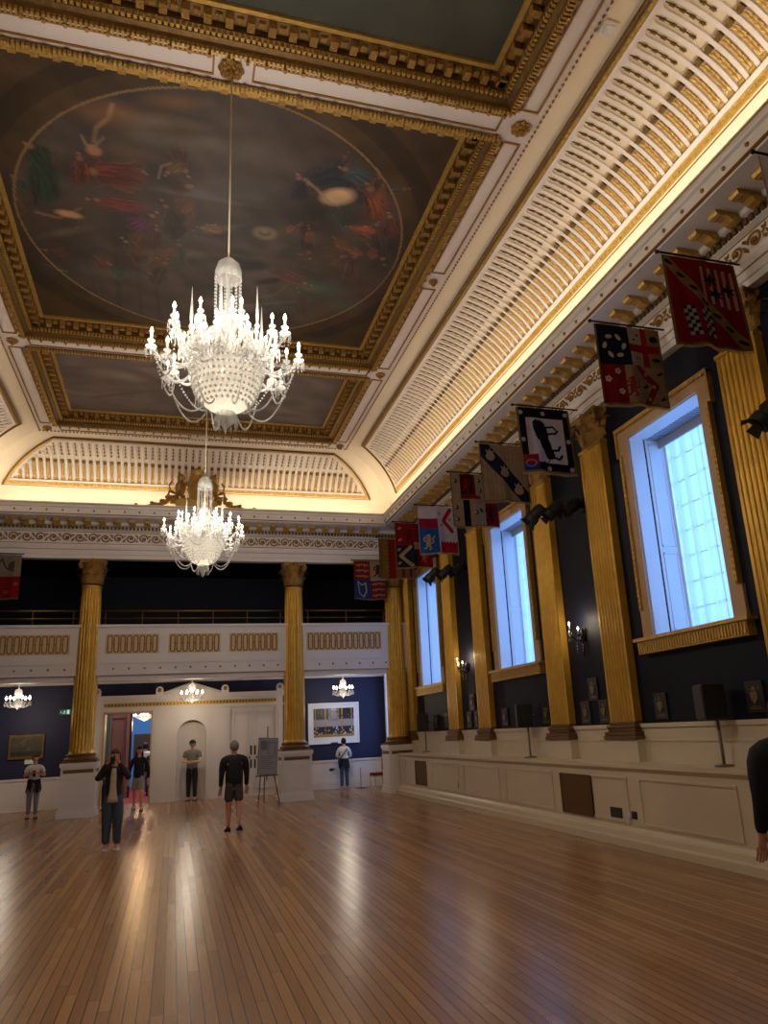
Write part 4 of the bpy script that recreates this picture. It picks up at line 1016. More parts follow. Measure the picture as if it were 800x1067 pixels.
dup(s0, (.52, 23.9, 3.07), 0, 'small crystal chandelier over the pediment of the entrance screen')
s0.scale = (1.5, 1.5, 1.5)
for x_, w_ in ((-4.2, 'left'), (.5, 'middle'), (5.1, 'right')): NEARCH.append((x_, w_))
dup(s0, (5.15, 23.9, 3.07), 0, 'small crystal chandelier under the gallery in front of the framed photograph')
for x_, w_ in NEARCH: dup(s0, (x_, -1.2, 3.07), 0, 'small crystal chandelier under the near gallery, %s of three' % w_)
# ---------------------------------------------------------- sconces
def sconce(y, z, label):
    t = thing('wall_sconce', label, 'wall lamp', (RX, y, z))
    b = MB(); b.lathe([(0, -.46), (.012, -.40), (.02, -.3), (.012, -.22), (.035, -.12), (.02, -.04), (.03, .04), (.0, .08)], 8, (-.06, 0, 0)); b.ball((-.01, 0, -.05), (.02, .05, .14), 8, 6); b.obj('bracket', 'blackmetal', t, True)
    for (dx, dy, dz) in ((-.22, .15, -.04), (-.30, 0, .06), (-.22, -.15, -.04)):
        b = MB(); b.tube([(-.06, 0, -.1), (dx*.6, dy*.7, -.17+dz*.4), (dx, dy, -.10+dz), (dx, dy, -.04+dz)], .010, 6)
        b.lathe([(.01, 0), (.04, .012), (.035, .022), (.012, .022)], 8, (dx, dy, -.04+dz))
        a = b.obj('arm', 'blackmetal', t, True)
        b = MB(); 
        for k in range(6): q = k*PI/3; b.octa((dx+.032*cos(q), dy+.032*sin(q), -.08+dz), .007, .007, .04)
        for k in range(3): b.octa((dx*.6, dy*.7, -.22-.05*k+dz*.4), .009, .009, .022)
        b.obj('glass_drops', 'crystal', a)
        b = MB(); b.lathe([(.012, .0), (.012, .08), (0, .08)], 7, (dx, dy, -.02+dz)); b.obj('candle', 'white', a, True)
        b = MB(); b.lathe([(0, .0), (.013, .012), (.017, .03), (.006, .055), (0, .065)], 7, (dx, dy, .058+dz)); b.obj('bulb', 'bulb', a, True)
    plight((-.24, 0, .22), 9, .03, (1, .82, .6), t); plight((-.22, .13, .08), 4, .03, (1, .82, .6), t)
    return t
sc = sconce(11.72, 3.25, 'black candle sconce with three bulbs between the near and middle windows')
dup(sc, (RX, 17.35, 3.2), 0, 'black candle sconce with three bulbs between the middle and farthest windows')
# ---------------------------------------------------------- stage lights on wall arms
def stage_light(y, z, label):
    t = thing('stage_light', label, 'stage light', (RX, y, z))
    b = MB(); b.tube([(0, 0, 0), (-.3, .05, -.02), (-.95, .3, -.1)], .025, 8); b.box(-.05, 0, -.08, .08, -.12, .12); b.obj('wall_arm', 'blackmetal', t)
    for i, (x, yy, zz, az) in enumerate(((-.25, .02, -.02, .5), (-.55, .12, -.05, .9), (-.85, .24, -.1, 1.1))):
        d = Vector((-cos(az), sin(az)*.4, -.55)).normalized(); m_ = d.to_track_quat('Z', 'Y').to_matrix().to_4x4(); m_.translation = Vector((x, yy, zz-.02))
        b = MB().at(m_); b.lathe([(.07, -.18), (.10, -.13), (.105, .06), (.125, .08), (.125, .18), (.115, .18), (.09, .08)], 14); b.obj('lamp_housing', 'black', t, True, angle=40)
        b = MB().at(m_)
        for k in range(4):
            a = k*PI/2; b.quad((.10*cos(a-.6), .10*sin(a-.6), .16), (.10*cos(a+.6), .10*sin(a+.6), .16), (.17*cos(a+.5), .17*sin(a+.5), .26), (.17*cos(a-.5), .17*sin(a-.5), .26))
        b.obj('barn_doors', 'black', t)
        b = MB(); b.tube([(x, yy+.11, zz-.02), (x, yy+.11, zz+.1), (x, yy, zz+.12), (x, yy-.11, zz+.1), (x, yy-.11, zz-.02)], .01, 5); b.obj('yoke', 'blackmetal', t)
    return t
st = stage_light(11.25, 5.45, 'black stage lights on a wall arm between the near and middle windows')
dup(st, (RX, 16.95, 5.55), 0, 'black stage lights on a wall arm between the middle and farthest windows')
dup(st, (RX, 5.72, 4.98), 0, 'black stage lights on a wall arm at the right edge')
# ---------------------------------------------------------- speakers on poles against the wainscot
def speaker(y, z, label):
    t = thing('wall_speaker', label, 'speaker', (6.62, y, z))
    m_ = Matrix.Rotation(-.35, 4, 'Z'); b = MB().at(m_); b.prism([(-.16, -.19), (.14, -.14), (.14, .14), (-.16, .19)], lambda q: (q[0], q[1], -.22), lambda q: (q[0], q[1], .22)); b.obj('cabinet', 'black', t, bevel=.015)
    b = MB().at(m_); b.box(-.168, -.16, -.17, .17, -.2, .2); b.obj('speaker_grille', 'black', t)
    b = MB(); b.tube([(.05, 0, -.2), (.05, 0, -(z-1.12))], .02, 8); b.lathe([(.12, -(z-1.10)), (.12, -(z-1.125)), (.03, -(z-1.13))], 14, (.05, 0, 0)); b.tube([(.1, 0, 0), (.25, 0, 0)], .02, 6); b.obj('stand_pole', 'blackmetal' if False else 'standgrey', t, True)
    return t
M['standgrey'] = mat('stand_grey_paint', (120, 112, 104), .5)
sp = speaker(8.32, 1.90, 'black loudspeaker on a pole under the nearest tall window')
dup(sp, (6.62, 13.87, 1.90), 0, 'black loudspeaker on a pole under the middle tall window')
dup(sp, (6.62, 20.35, 1.92), 0, 'black loudspeaker on a pole under the farthest tall window')
# ---------------------------------------------------------- plaques with small shields
PLQ = [(11.63, 2.26, 'topmost of the three plaques between the near and middle windows'), (11.95, 1.88, 'lower left of the three plaques between the near and middle windows'), (11.35, 1.88, 'lower right of the three plaques between the near and middle windows'),
 (9.77, 1.90, 'dark plaque left of the loudspeaker under the nearest window'), (7.82, 1.93, 'dark plaque right of the loudspeaker under the nearest window'),
 (17.25, 2.30, 'topmost of the three plaques between the middle and farthest windows'), (17.5, 1.90, 'lower left of the three plaques between the middle and farthest windows'), (17.0, 1.90, 'lower right of the three plaques between the middle and farthest windows'),
 (15.4, 1.90, 'dark plaque left of the loudspeaker under the middle window'), (13.45, 1.90, 'dark plaque right of the loudspeaker under the middle window'), (20.0, 1.92, 'dark plaque left of centre under the farthest window'), (19.15, 1.92, 'dark plaque right of centre under the farthest window')]
pq = None
for y, z, l in PLQ:
    if pq is None:
        t = thing('wall_plaque', 'dark heraldic board, '+l, 'plaque', (RX, y, z)); b = MB(); b.box(-.03, 0, -.15, .15, -.19, .19); b.obj('board', 'plaque', t, bevel=.004)
        b = MB(); b.prism([(-.06, .06), (.06, .06), (.06, -.02), (0, -.09), (-.06, -.02)], lambda q: (-.045, q[0], q[1]), lambda q: (-.03, q[0], q[1]))
        for s in (-1, 1): b.tube([(-.035, s*.02, .07), (-.035, s*.07, .10), (-.035, s*.10, .06), (-.035, s*.09, .13)], .008, 5)
        b.ball((-.035, 0, .10), (.012, .03, .03), 6, 5); b.box(-.036, -.03, -.10, .10, -.15, -.135); b.box(-.036, -.03, -.08, .08, -.125, -.115); b.obj('coat_of_arms', 'plaquegold', t); pq = t
    else: dup(pq, (RX, y, z), 0, 'dark heraldic board, '+l)
# ---------------------------------------------------------- grilles and sockets in the podium
def grille(y0, y1, z0, z1, label):
    t = thing('vent_grille', label, 'vent', (PXF, (y0+y1)/2, (z0+z1)/2)); h, v = (y1-y0)/2, (z1-z0)/2
    b = MB(); b.box(-.02, 0.002, -h, h, -v, v); b.obj('grille_panel', 'grille', t)
    b = MB(); b.box(-.03, 0, -h, h, -v, -v+.02); b.box(-.03, 0, -h, h, v-.02, v); b.box(-.03, 0, -h, -h+.02, -v, v); b.box(-.03, 0, h-.02, h, -v, v)
    for k in range(1, 16): z = -v+2*v*k/16; b.box(-.024, -.02, -h, h, z-.006, z+.006)
    b.obj('grille_frame', 'grille', t)
grille(19.23, 20.2, .32, .93, 'brown vent panel in the white podium near the corner column')
grille(11.0, 12.0, .30, .92, 'brown vent panel in the white podium below the nearest sconce')
b = MB(); b.box(-.015, 0.001, -.15, .15, -.07, .07); b.box(-.02, -.015, -.13, .13, -.055, -.045); b.box(-.02, -.015, -.13, .13, .045, .055); o = b.obj('socket_plate', 'plaque'); o.location = (PXF, 10.37, .42); tag(o, 'wide dark metal socket plate in the podium beside the vent panel', 'socket')
b = MB(); b.box(-.015, 0.001, -.06, .06, -.05, .05); b.box(-.02, -.014, -.03, .03, -.03, .03); o = b.obj('socket_plate', 'plaque'); o.location = (PXF, 9.90, .42); tag(o, 'small dark socket with a white plug in it', 'socket')
b = MB(); b.box(-.05, -.016, -.025, .025, -.03, .03); b.tube([(-.05, 0, -.02), (-.08, .03, -.10), (-.05, .05, -.14), (-.03, .09, -.10), (-.03, .10, .03)], .006, 5); o = b.obj('power_plug', 'white'); o.location = (PXF, 9.98, .42); tag(o, 'white power plug with a short looped cable in the small socket', 'plug')
b = MB(); b.box(-.015, 0.001, -.04, .04, -.06, .06); b.box(-.02, -.014, -.02, .02, -.03, .03); o = b.obj('socket_plate', 'plaque'); o.location = (PXF, 16.95, .46); tag(o, 'tiny dark socket in the podium between the two vent panels', 'socket')
# ---------------------------------------------------------- heraldic banners
def birds(p, pts, col, s=.05):
    for (x, y, a) in pts:
        p.ell(x, y, s, s*.35, col, a); p.ell(x+s*.7*cos(a+.6), y+s*.7*sin(a+.6), s*.5, s*.22, col, a+1.1)
def beast(p, x, y, s, col, flip=1):
    f = flip; L = lambda pts, w: p.line([(x+f*a*s, y+b*s) for a, b in pts], w*s, col)
    L([(-.1, -.25), (.0, .2)], .34); p.ell(x+f*-.02*s, y+.42*s, .16*s, .13*s, col); L([(-.12, .42), (-.25, .38)], .1)
    L([(-.05, .15), (-.35, .28), (-.42, .2)], .1); L([(-.05, .0), (-.36, .02), (-.42, .1)], .1); L([(-.1, -.25), (-.25, -.5), (-.4, -.55)], .12); L([(.02, -.28), (.12, -.55), (.0, -.62)], .12)
    L([(.05, -.2), (.32, -.1), (.3, .2), (.42, .38)], .08)
def b1(p, w, h):
    p.line([(.0, h), (w, .0)], .13, (138, 112, 74))
    for k in range(7):
        t = .07+k*.14; x, y = w*t, h*(1-t); p.ell(x, y, .065, .026, (18, 14, 12), -.5)
    for k in range(5): p.rect(w*.50+k*.105, w*.50+.045+k*.105, h*.52-k*.02, h*.93-k*.01, (170, 140, 134))
    for (x, y) in ((.62, .78), (.66, .62), (.84, .68)):
        for a in (.2, 1.5, 2.6): p.ell(w*x, h*y, .10, .02, (16, 12, 14), a)
    for cx_ in (.24, .47):
        for i in range(3):
            for j in range(8):
                X = w*cx_+(i-1)*.052+(j*.006); Y = h*.42-j*.05
                p.rect(X-.026, X+.026, Y-.025, Y+.025, (168, 160, 150) if (i+j) % 2 else (14, 14, 14))
def b2(p, w, h):
    p.rect(0, w*.5, h*.5, h, (16, 26, 46)); p.rect(0, w*.38, 0, h*.5, (130, 18, 20)); p.rect(w*.5, w, h*.5, h, (172, 158, 140)); p.rect(w*.38, w, 0, h*.5, (150, 124, 92))
    for k in range(6): a = k*1.05; p.ell(w*.27+.15*cos(a), h*.74+.16*sin(a), .055, .03, (196, 186, 170), a+1.2)
    p.rect(w*.70, w*.79, h*.5, h, (150, 20, 26)); p.rect(w*.5, w, h*.68, h*.78, (150, 20, 26)); p.rect(w*.79, w, h*.78, h, (138, 112, 70)); p.rect(w*.79, w, h*.5, h*.68, (138, 112, 70))
    p.ell(w*.9, h*.87, .07, .05, (24, 18, 16)); p.ell(w*.9, h*.6, .07, .03, (24, 18, 16)); birds(p, [(w*.58, h*.84, 0), (w*.64, h*.9, 0), (w*.6, h*.6, 0)], (60, 44, 40), .03)
    for (x, y) in ((.12, .32), (.27, .42), (.29, .17)):
        for k in range(5): a = k*1.257; p.ell(w*x+.03*cos(a), h*y+.03*sin(a), .022, .018, (212, 180, 168))
    beast(p, w*.47, h*.24, .26, (140, 40, 26)); p.line([(w*.60, h*.47), (w*.84, h*.26), (w*.66, 0)], .09, (140, 22, 26))
    for (x, y) in ((.7, .40), (.8, .25), (.72, .09)): p.ell(w*x, h*y, .03, .03, (176, 140, 110))
    birds(p, [(w*.92, h*.42, .4), (w*.68, h*.24, .4), (w*.92, h*.1, .4)], (20, 16, 14), .055)
def b3(p, w, h):
    p.rect(0, w, 0, h, (14, 13, 16)); p.rect(w*.16, w*.86, h*.15, h*.84, (196, 182, 186)); p.rect(w*.16, w*.24, h*.15, h*.84, (190, 160, 156))
    for (x, y) in ((.08, .92), (.5, .92), (.92, .92), (.08, .5), (.92, .5), (.52, .07), (.92, .07)): p.ell(w*x, h*y, .04, .04, (170, 166, 150))
    for pts, wd in (([(.40, .70), (.44, .58)], .26), ([(.44, .58), (.50, .42)], .20), ([(.50, .42), (.56, .28)], .17), ([(.34, .80), (.30, .70)], .05), ([(.32, .76), (.42, .76)], .09), ([(.5, .7), (.66, .72), (.7, .68)], .035), ([(.52, .6), (.7, .62), (.74, .66)], .04), ([(.54, .34), (.72, .36), (.76, .42)], .045), ([(.56, .26), (.72, .22), (.78, .28)], .045), ([(.54, .2), (.5, .14), (.42, .16)], .02)):
        p.line([(w*a, h*b_) for a, b_ in pts], wd*w, (16, 14, 18))
    p.ell(w*.42, h*.66, .12, .08, (14, 12, 16), .9)
    p.rect(0, w*.31, h*.13, h*.27, (140, 22, 34)); p.rect(0, w*.31, 0, h*.13, (34, 50, 110)); p.ring(w*.17, h*.14, .09, .06, .01, (150, 110, 130))
def b4(p, w, h):
    for k in range(12): p.line([(w*(k+.5)/12, 0), (w*(k+.5)/12, h)], .012, (128, 106, 88), .6)
    p.poly([(0, h), (w*.2, h), (w, h*.16), (w, 0), (w*.82, 0), (0, h*.80)], (24, 32, 62))
    for (x, y) in ((.22, .78), (.5, .49), (.78, .2)):
        p.ell(w*x, h*y, .095, .085, (176, 150, 128)); p.poly([(w*x-.06, h*y+.06), (w*x-.09, h*y+.15), (w*x-.03, h*y+.11), (w*x, h*y+.17), (w*x+.03, h*y+.1), (w*x+.09, h*y+.12), (w*x+.06, h*y+.05)], (176, 150, 128))
def b5(p, w, h):
    p.rect(w*.2, w*.52, h*.52, h, (120, 20, 26)); p.rect(w*.24, w*.38, 0, h*.5, (16, 14, 18)); p.rect(w*.72, w, 0, h*.5, (128, 20, 28)); p.rect(w*.8, w, h*.5, h, (110, 20, 26))
    p.rect(w*.2, w*.48, h*.62, h*.98, (30, 20, 24), .8); beast(p, w*.34, h*.8, .26, (128, 22, 26)); beast(p, w*.84, h*.26, .3, (60, 22, 34))
    for (x, y) in ((.09, .86), (.60, .88), (.09, .36), (.1, .14), (.5, .26), (.62, .68)): p.ell(w*x, h*y, .05, .05, (26, 24, 30)); p.ell(w*x-.02, h*y+.005, .035, .038, (176, 156, 140))
    p.ell(w*.52, h*.55, .12, .04, (134, 30, 34)); p.ell(w*.62, h*.3, .03, .06, (26, 24, 30), .4)
def b6(p, w, h):
    p.rect(0, w*.5, h*.53, h*.74, (150, 20, 44)); p.rect(0, w*.5, 0, h*.53, (30, 78, 134)); beast(p, w*.25, h*.26, .32, (190, 160, 110)); p.rect(w*.54, w, 0, h*.23, (166, 20, 44))
    for k in range(6): p.poly([(w*(.54+k*.077), h*.22), (w*(.58+k*.077), h*.27), (w*(.617+k*.077), h*.22)], (166, 20, 44))
    p.line([(w*.84, h*.93), (w*.66, h*.7), (w*.86, h*.48)], .10, (164, 26, 50))
    for (x, y) in ((.55, .85), (.82, .72), (.6, .6)):
        for q, c in ((.045, (60, 30, 40)), (.025, (200, 190, 190))): p.poly([(w*x, h*y+q), (w*x+q, h*y), (w*x, h*y-q), (w*x-q, h*y)], c)
def b7(p, w, h):
    p.rect(0, w, 0, h*.5, (34, 36, 56)); p.rect(w*.58, w, 0, h*.5, (140, 22, 30)); p.rect(w*.6, w, h*.5, h, (40, 34, 50)); p.line([(w*.4, h*.46), (w*.12, h*.26), (w*.42, h*.04)], .09, (170, 150, 110))
    beast(p, w*.4, h*.72, .3, (90, 18, 26)); beast(p, w*.78, h*.25, .26, (180, 90, 90)); p.rect(w*.5, w*.75, h*.4, h*.56, (170, 130, 100))
    for (x, y) in ((.12, .88), (.12, .62), (.08, .4), (.08, .1)): p.ell(w*x, h*y, .06, .035, (170, 120, 118), .5)
def b8(p, w, h):
    p.rect(w*.24, w*.46, 0, h*.97, (136, 22, 26)); p.rect(w*.62, w*.72, 0, h, (136, 22, 26)); p.rect(w*.84, w*.93, 0, h, (136, 22, 26))
    for k in range(9): p.poly([(w*.24, h*(.05+k*.1)), (w*.28, h*(.1+k*.1)), (w*.24, h*(.15+k*.1))], (128, 98, 44))
def b9(p, w, h):
    p.rect(0, w*.5, h*.5, h, (128, 36, 30)); p.rect(w*.5, w, h*.5, h, (168, 142, 96)); p.rect(0, w*.5, 0, h*.5, (54, 58, 116)); p.rect(w*.5, w, 0, h*.5, (128, 36, 44)); p.rect(w*.52, w, h*.48, h*.53, (176, 160, 130))
    for qx, qy in ((.26, .5), (.76, 0)):
        for k in range(3): Y = h*(qy+.09+k*.15); p.line([(w*(qx-.18), Y), (w*(qx+.05), Y+.02), (w*(qx+.17), Y)], .05, (186, 116, 60)); p.line([(w*(qx-.1), Y-.04), (w*(qx-.08), Y)], .03, (186, 116, 60)); p.line([(w*(qx+.08), Y-.05), (w*(qx+.06), Y)], .03, (186, 116, 60))
    beast(p, w*.75, h*.76, .32, (110, 30, 26)); p.line([(w*.12, h*.44), (w*.16, h*.14), (w*.30, h*.05), (w*.38, h*.2), (w*.36, h*.42), (w*.24, h*.36), (w*.12, h*.44)], .035, (176, 176, 120))
def b10(p, w, h):
    p.rect(0, w, 0, h*.5, (140, 28, 26)); p.line([(w*.35, h*.7), (w*.5, h*.9), (w*.6, h*.7), (w*.8, h*.62), (w*.8, h*.85)], .04, (84, 76, 66)); p.ell(w*.75, h*.75, .08, .1, (88, 80, 70))
    for (x, y) in ((.4, .32), (.9, .32), (.66, .14)): p.ell(w*x, h*y, .07, .05, (166, 74, 56))
def b0(p, w, h): p.rect(0, w, 0, h*.4, (90, 110, 150))
def banner(x0, y, z, w, h, draw, base, label, border=(128, 98, 50), edge=.035, side=1, wall=RX-.02):
    t = thing('heraldic_banner', label, 'banner', (x0, y, z))
    p = Pic(w, h, base, 150); draw(p, w, h)
    if edge:
        for a in ((0, edge, 0, h), (w-edge, w, 0, h), (0, w, 0, edge)): p.rect(*a, border)
    p.noise(.05, int(y*10), 8); p.dim(.5)
    ph = y*3.1
    def wv(X, Y): f = (h-Y)/h; return (X+.02*f*sin(ph)+.012*f, (.028*sin(X*9+ph)+.016*sin(X*19+ph*2))*f**.7, Y-h-.03-.015*sin(X*6+ph)*f)
    o = p.mesh('cloth', wv, 'cloth', t); md = o.modifiers.new('thickness', 'SOLIDIFY'); md.thickness = .006
    b = MB(); b.tube([(-.05, 0, 0), (wall-x0, 0, 0)] if side > 0 else [(w+.05, 0, 0), (w+.05-.1-w, 0, 0)], .014, 8); b.ball((-.06, 0, 0), .028, 8, 6)
    if side > 0: b.box(wall-x0-.03, wall-x0+.02, -.05, .05, -.09, .09)
    b.obj('pole', 'blackmetal', t, True, angle=40)
    b = MB(); n = int(w/.02)
    for k in range(n):
        X = (k+.5)*w/n; q = wv(X, 0); b.box(q[0]-.004, q[0]+.004, q[1]-.004, q[1]+.004, q[2]-.035, q[2]+.002)
    b.obj('fringe', 'fringe', t)
    return t
M['fringe'] = mat('banner_fringe', (140, 112, 62), .8)
X0 = 5.50
banner(5.43, 4.87, 7.16, 1.06, 1.20, b0, (196, 192, 200), 'pale banner with only its left edge showing at the right border of the view', (170, 150, 140), .02)
banner(5.52, 6.6, 7.22, 1.06, 1.20, b1, (128, 14, 18), 'red banner with a black-spotted diagonal and two chequered lozenges, largest of the row')
banner(5.52, 8.2, 7.20, 1.06, 1.22, b2, (150, 124, 92), 'quartered banner with white birds on navy over three flowers on red')
banner(5.52, 10.85, 7.10, 1.02, 1.20, b3, (14, 13, 16), 'black-bordered banner with a black beast on white')
banner(5.54, 12.6, 7.10, .98, 1.17, b4, (164, 138, 112), 'beige banner with a navy diagonal bearing three fruits', (120, 96, 76), .02)
banner(5.52, 14.2, 7.04, 1.06, 1.17, b5, (164, 142, 120), 'beige, red and black quartered banner with dark crescents', (120, 92, 66), .02)
banner(5.50, 16.5, 7.0, .99, 1.18, b6, (204, 192, 194), 'white banner with red bands and a gold lion on blue', (170, 150, 140), .015)
banner(5.48, 18.4, 7.1, 1.0, 1.20, b7, (132, 18, 26), 'red and navy banner with a pale chevron, second from the far end', (100, 50, 40), .02)
banner(5.50, 20.2, 7.14, 1.06, 1.18, b8, (128, 98, 44), 'mustard banner with toothed red stripes, farthest on the window wall', (120, 92, 40), .02)
banner(5.10, 21.70, 6.80, 1.02, 1.16, b9, (128, 36, 30), 'quartered royal banner with a harp on blue, beside the corner column', (120, 70, 40), 0, -1)
banner(-4.95, 21.70, 6.80, .93, 1.17, b10, (150, 134, 112), 'grey and red banner at the left edge of the gallery', (120, 100, 80), 0, -1)
# ---------------------------------------------------------- pictures under the gallery
t = thing('framed_photograph', 'white-framed photograph of a crowded hall on the navy end wall', 'picture', (5.12, FY-.02, 2.05))
p = Pic(1.36, .92, (176, 172, 168), 150)
p.rect(0, 1.36, 0, .92, (70, 66, 76)); p.rect(0, 1.36, .60, .92, (30, 30, 38)); p.rect(0, 1.36, .34, .56, (150, 146, 150)); p.rect(0, 1.36, .16, .34, (24, 26, 36)); p.rect(0, 1.36, 0, .1, (170, 130, 50)); p.rect(.5, .86, .5, .92, (130, 124, 126))
for x in (.06, .4, .96, 1.28): p.rect(x-.02, x+.02, .12, .92, (176, 136, 50))
RN = np.random.RandomState(9)
for k in range(150): p.ell(1.36*RN.rand(), .08+.24*RN.rand(), .018, .026, [(200, 190, 186), (20, 22, 34), (60, 50, 60), (36, 38, 60)][k % 4])
for k in range(60): p.ell(1.36*RN.rand(), .62+.22*RN.rand(), .016, .02, [(110, 100, 100), (60, 54, 60)][k % 2])
p.ell(.68, .72, .1, .12, (150, 140, 136)); p.rect(.6, .76, .84, .92, (180, 176, 170))
p.mesh('print', lambda x, y: (x-.68, -.045, y-.42), 'photo', t)
b = MB(); b.box(-.80, .80, -.04, 0, -.58, .62); b.obj('mount', 'bluewhite', t)
b = MB()
for q in ((-.86, .86, -.58, -.62), ): pass
b.box(-.86, .86, -.06, 0, .62, .68); b.box(-.86, .86, -.06, 0, -.64, -.58); b.box(-.86, -.80, -.06, 0, -.58, .62); b.box(.80, .86, -.06, 0, -.58, .62); b.obj('frame', 'bluewhite', t, bevel=.006)
b = MB(); b.box(-.12, .12, -.066, -.06, -.635, -.595); b.obj('name_plate', 'darkwood', t)
t = thing('framed_landscape', 'dark landscape painting in a dull gold frame on the left end wall', 'picture', (-4.12, FY-.02, 1.80))
p = Pic(.84, .54, (70, 64, 52), 90)
for k in range(30): p.ell(.84*RN.rand(), .54*RN.rand(), .1, .05, [(96, 90, 74), (50, 48, 40), (80, 74, 62)][k % 3], RN.rand(), .6, .8)
p.rect(0, .84, 0, .14, (40, 36, 28), .7); p.mesh('canvas', lambda x, y: (x-.42, -.04, y-.27), 'photo', t)
b = MB(); b.box(-.48, .48, -.05, 0, .27, .35); b.box(-.48, .48, -.05, 0, -.35, -.27); b.box(-.48, -.42, -.05, 0, -.27, .27); b.box(.42, .48, -.05, 0, -.27, .27); b.box(-.45, .45, -.02, 0, -.3, .3); b.obj('frame', 'golddark', t, bevel=.012)
b = MB(); b.box(-.16, .16, -.02, 0, -.07, .07); o = b.obj('wall_notice', 'bluewhite'); o.location = (-3.98, FY-.001, 1.38); tag(o, 'small white notice on the navy wall behind the woman in the white top', 'notice')
# exit sign: pale running figure on green
M['signgreen'] = mat('sign_green', (40, 110, 96), .5); M['signwhite'] = mat('sign_white', (200, 225, 215), .5, emit=(.6, .9, .8), estr=.5)
t = thing('exit_sign', 'green and white emergency exit sign beside the left column', 'sign', (-3.13, 25.37, 2.76))
b = MB(); b.box(-.20, .20, -.03, 0, -.11, .11); b.obj('sign_box', 'signgreen', t)
b = MB(); b.ball((-.02, -.035, .055), (.016, .004, .016), 8, 5); b.tube([(-.02, -.035, .03), (-.03, -.035, -.02), (-.005, -.035, -.045), (-.02, -.035, -.08)], .010, 5); b.tube([(-.03, -.035, -.02), (-.06, -.035, -.05), (-.09, -.035, -.05)], .010, 5); b.tube([(-.06, -.035, .0), (-.045, -.035, .025), (-.01, -.035, .02), (.015, -.035, .0)], .008, 5)
b.box(.06, .15, -.036, -.03, -.08, .08); b.poly([(-.17, -.036, 0), (-.13, -.036, .04), (-.13, -.036, -.04)]); b.obj('pictogram', 'signwhite', t); t.scale = (.8, 1, .75)

# ---------------------------------------------------------- easel with board
M['boardgrey'] = mat('board_grey', (96, 94, 96), .5)
M['boardgrey'] = mat('board_grey', (96, 94, 96), .5)
t = thing('easel', 'wooden easel standing beside the right column', 'easel', (2.42, 21.35, 0), .12)
for name, pts in (('front_leg', [(-.20, -.03, 0), (-.0, .20, 1.72)]), ('front_leg', [(.38, -.03, 0), (.10, .20, 1.72)]), ('rear_leg', [(.1, .6, 0), (.06, .24, 1.65)]), ('mast', [(.06, .10, .60), (.13, .27, 2.02)])):
    b = MB(); b.tube(pts, .018, 6); b.obj(name, 'mahog', t)
b = MB(); b.box(-.25, .33, -.06, .08, .72, .755); b.obj('tray', 'mahog', t)
o = None
m_ = Matrix.Translation((2.46, 21.335, .758)) @ Matrix.Rotation(.12, 4, 'Z') @ Matrix.Rotation(-.12, 4, 'X') @ Matrix.Rotation(.07, 4, 'Y')
t = thing('display_board', 'grey information board resting on the easel', 'board'); t.matrix_world = m_
b = MB(); b.box(-.27, .27, -.012, .012, 0, .96); b.obj('panel', 'boardgrey', t)
p = Pic(.50, .92, (132, 130, 132), 90)
p.rect(.04, .22, .62, .86, (92, 90, 94)); p.rect(.25, .46, .5, .84, (104, 102, 104))
for k in range(7): p.rect(.04, .42-.05*(k % 3), .44-.05*k, .455-.05*k, (98, 96, 98))
for k in range(5): p.line([(.28+.03*k, .52), (.30+.03*k, .80)], .012, (170, 166, 164))
p.mesh('printed_sheet', lambda x, y: (x-.25, -.014, y+.02), 'photo', t)
# ---------------------------------------------------------- red chair with a gilt frame
t = thing('side_chair', 'red upholstered chair with a gilt frame by the corner column', 'chair', (6.22, 23.9, 0), -1.45)
b = MB(); b.box(-.23, .23, -.22, .22, .42, .49); b.obj('seat', 'red', t, bevel=.02)
b = MB(); b.box(-.19, .19, .19, .22, .56, .92); b.obj('backrest', 'red', t, bevel=.015)
b = MB(); b.box(-.24, .24, -.23, .23, .385, .42); b.obj('seat_frame', 'gold', t)
for sx in (-1, 1):
    b = MB(); b.tube([(sx*.21, -.2, .39), (sx*.20, -.2, 0)], .018, 6, .7); b.obj('leg', 'gold', t)
    b = MB(); b.tube([(sx*.21, .2, .39), (sx*.20, .24, 0)], .018, 6, .7); b.obj('leg', 'gold', t)
    b = MB(); b.tube([(sx*.21, .2, .40), (sx*.21, .21, .98)], .016, 6); b.obj('back_post', 'gold', t)
b = MB(); b.tube([(-.21, .21, .96), (0, .21, 1.0), (.21, .21, .96)], .018, 6); b.obj('crest_rail', 'gold', t)
# small barrier post near the woman
t = thing('barrier_post', 'thin black barrier post on a round foot beside the end wall', 'post', (5.88, 24.9, 0))
b = MB(); b.tube([(0, 0, .02), (0, 0, .62)], .01, 6); b.obj('post', 'blackmetal', t)
b = MB(); b.lathe([(.16, 0), (.16, .015), (.02, .025)], 16); b.obj('foot', 'blackmetal', t)
b = MB(); b.box(-.05, .05, -.02, 0, -.04, .04); b.tube([(.04, -.02, 0), (.12, -.04, .02)], .025, 6); o = b.obj('wall_socket', 'black'); o.location = (5.0, FY-.03, .60); tag(o, 'black wall socket with a plug left of the woman at the end wall', 'socket')
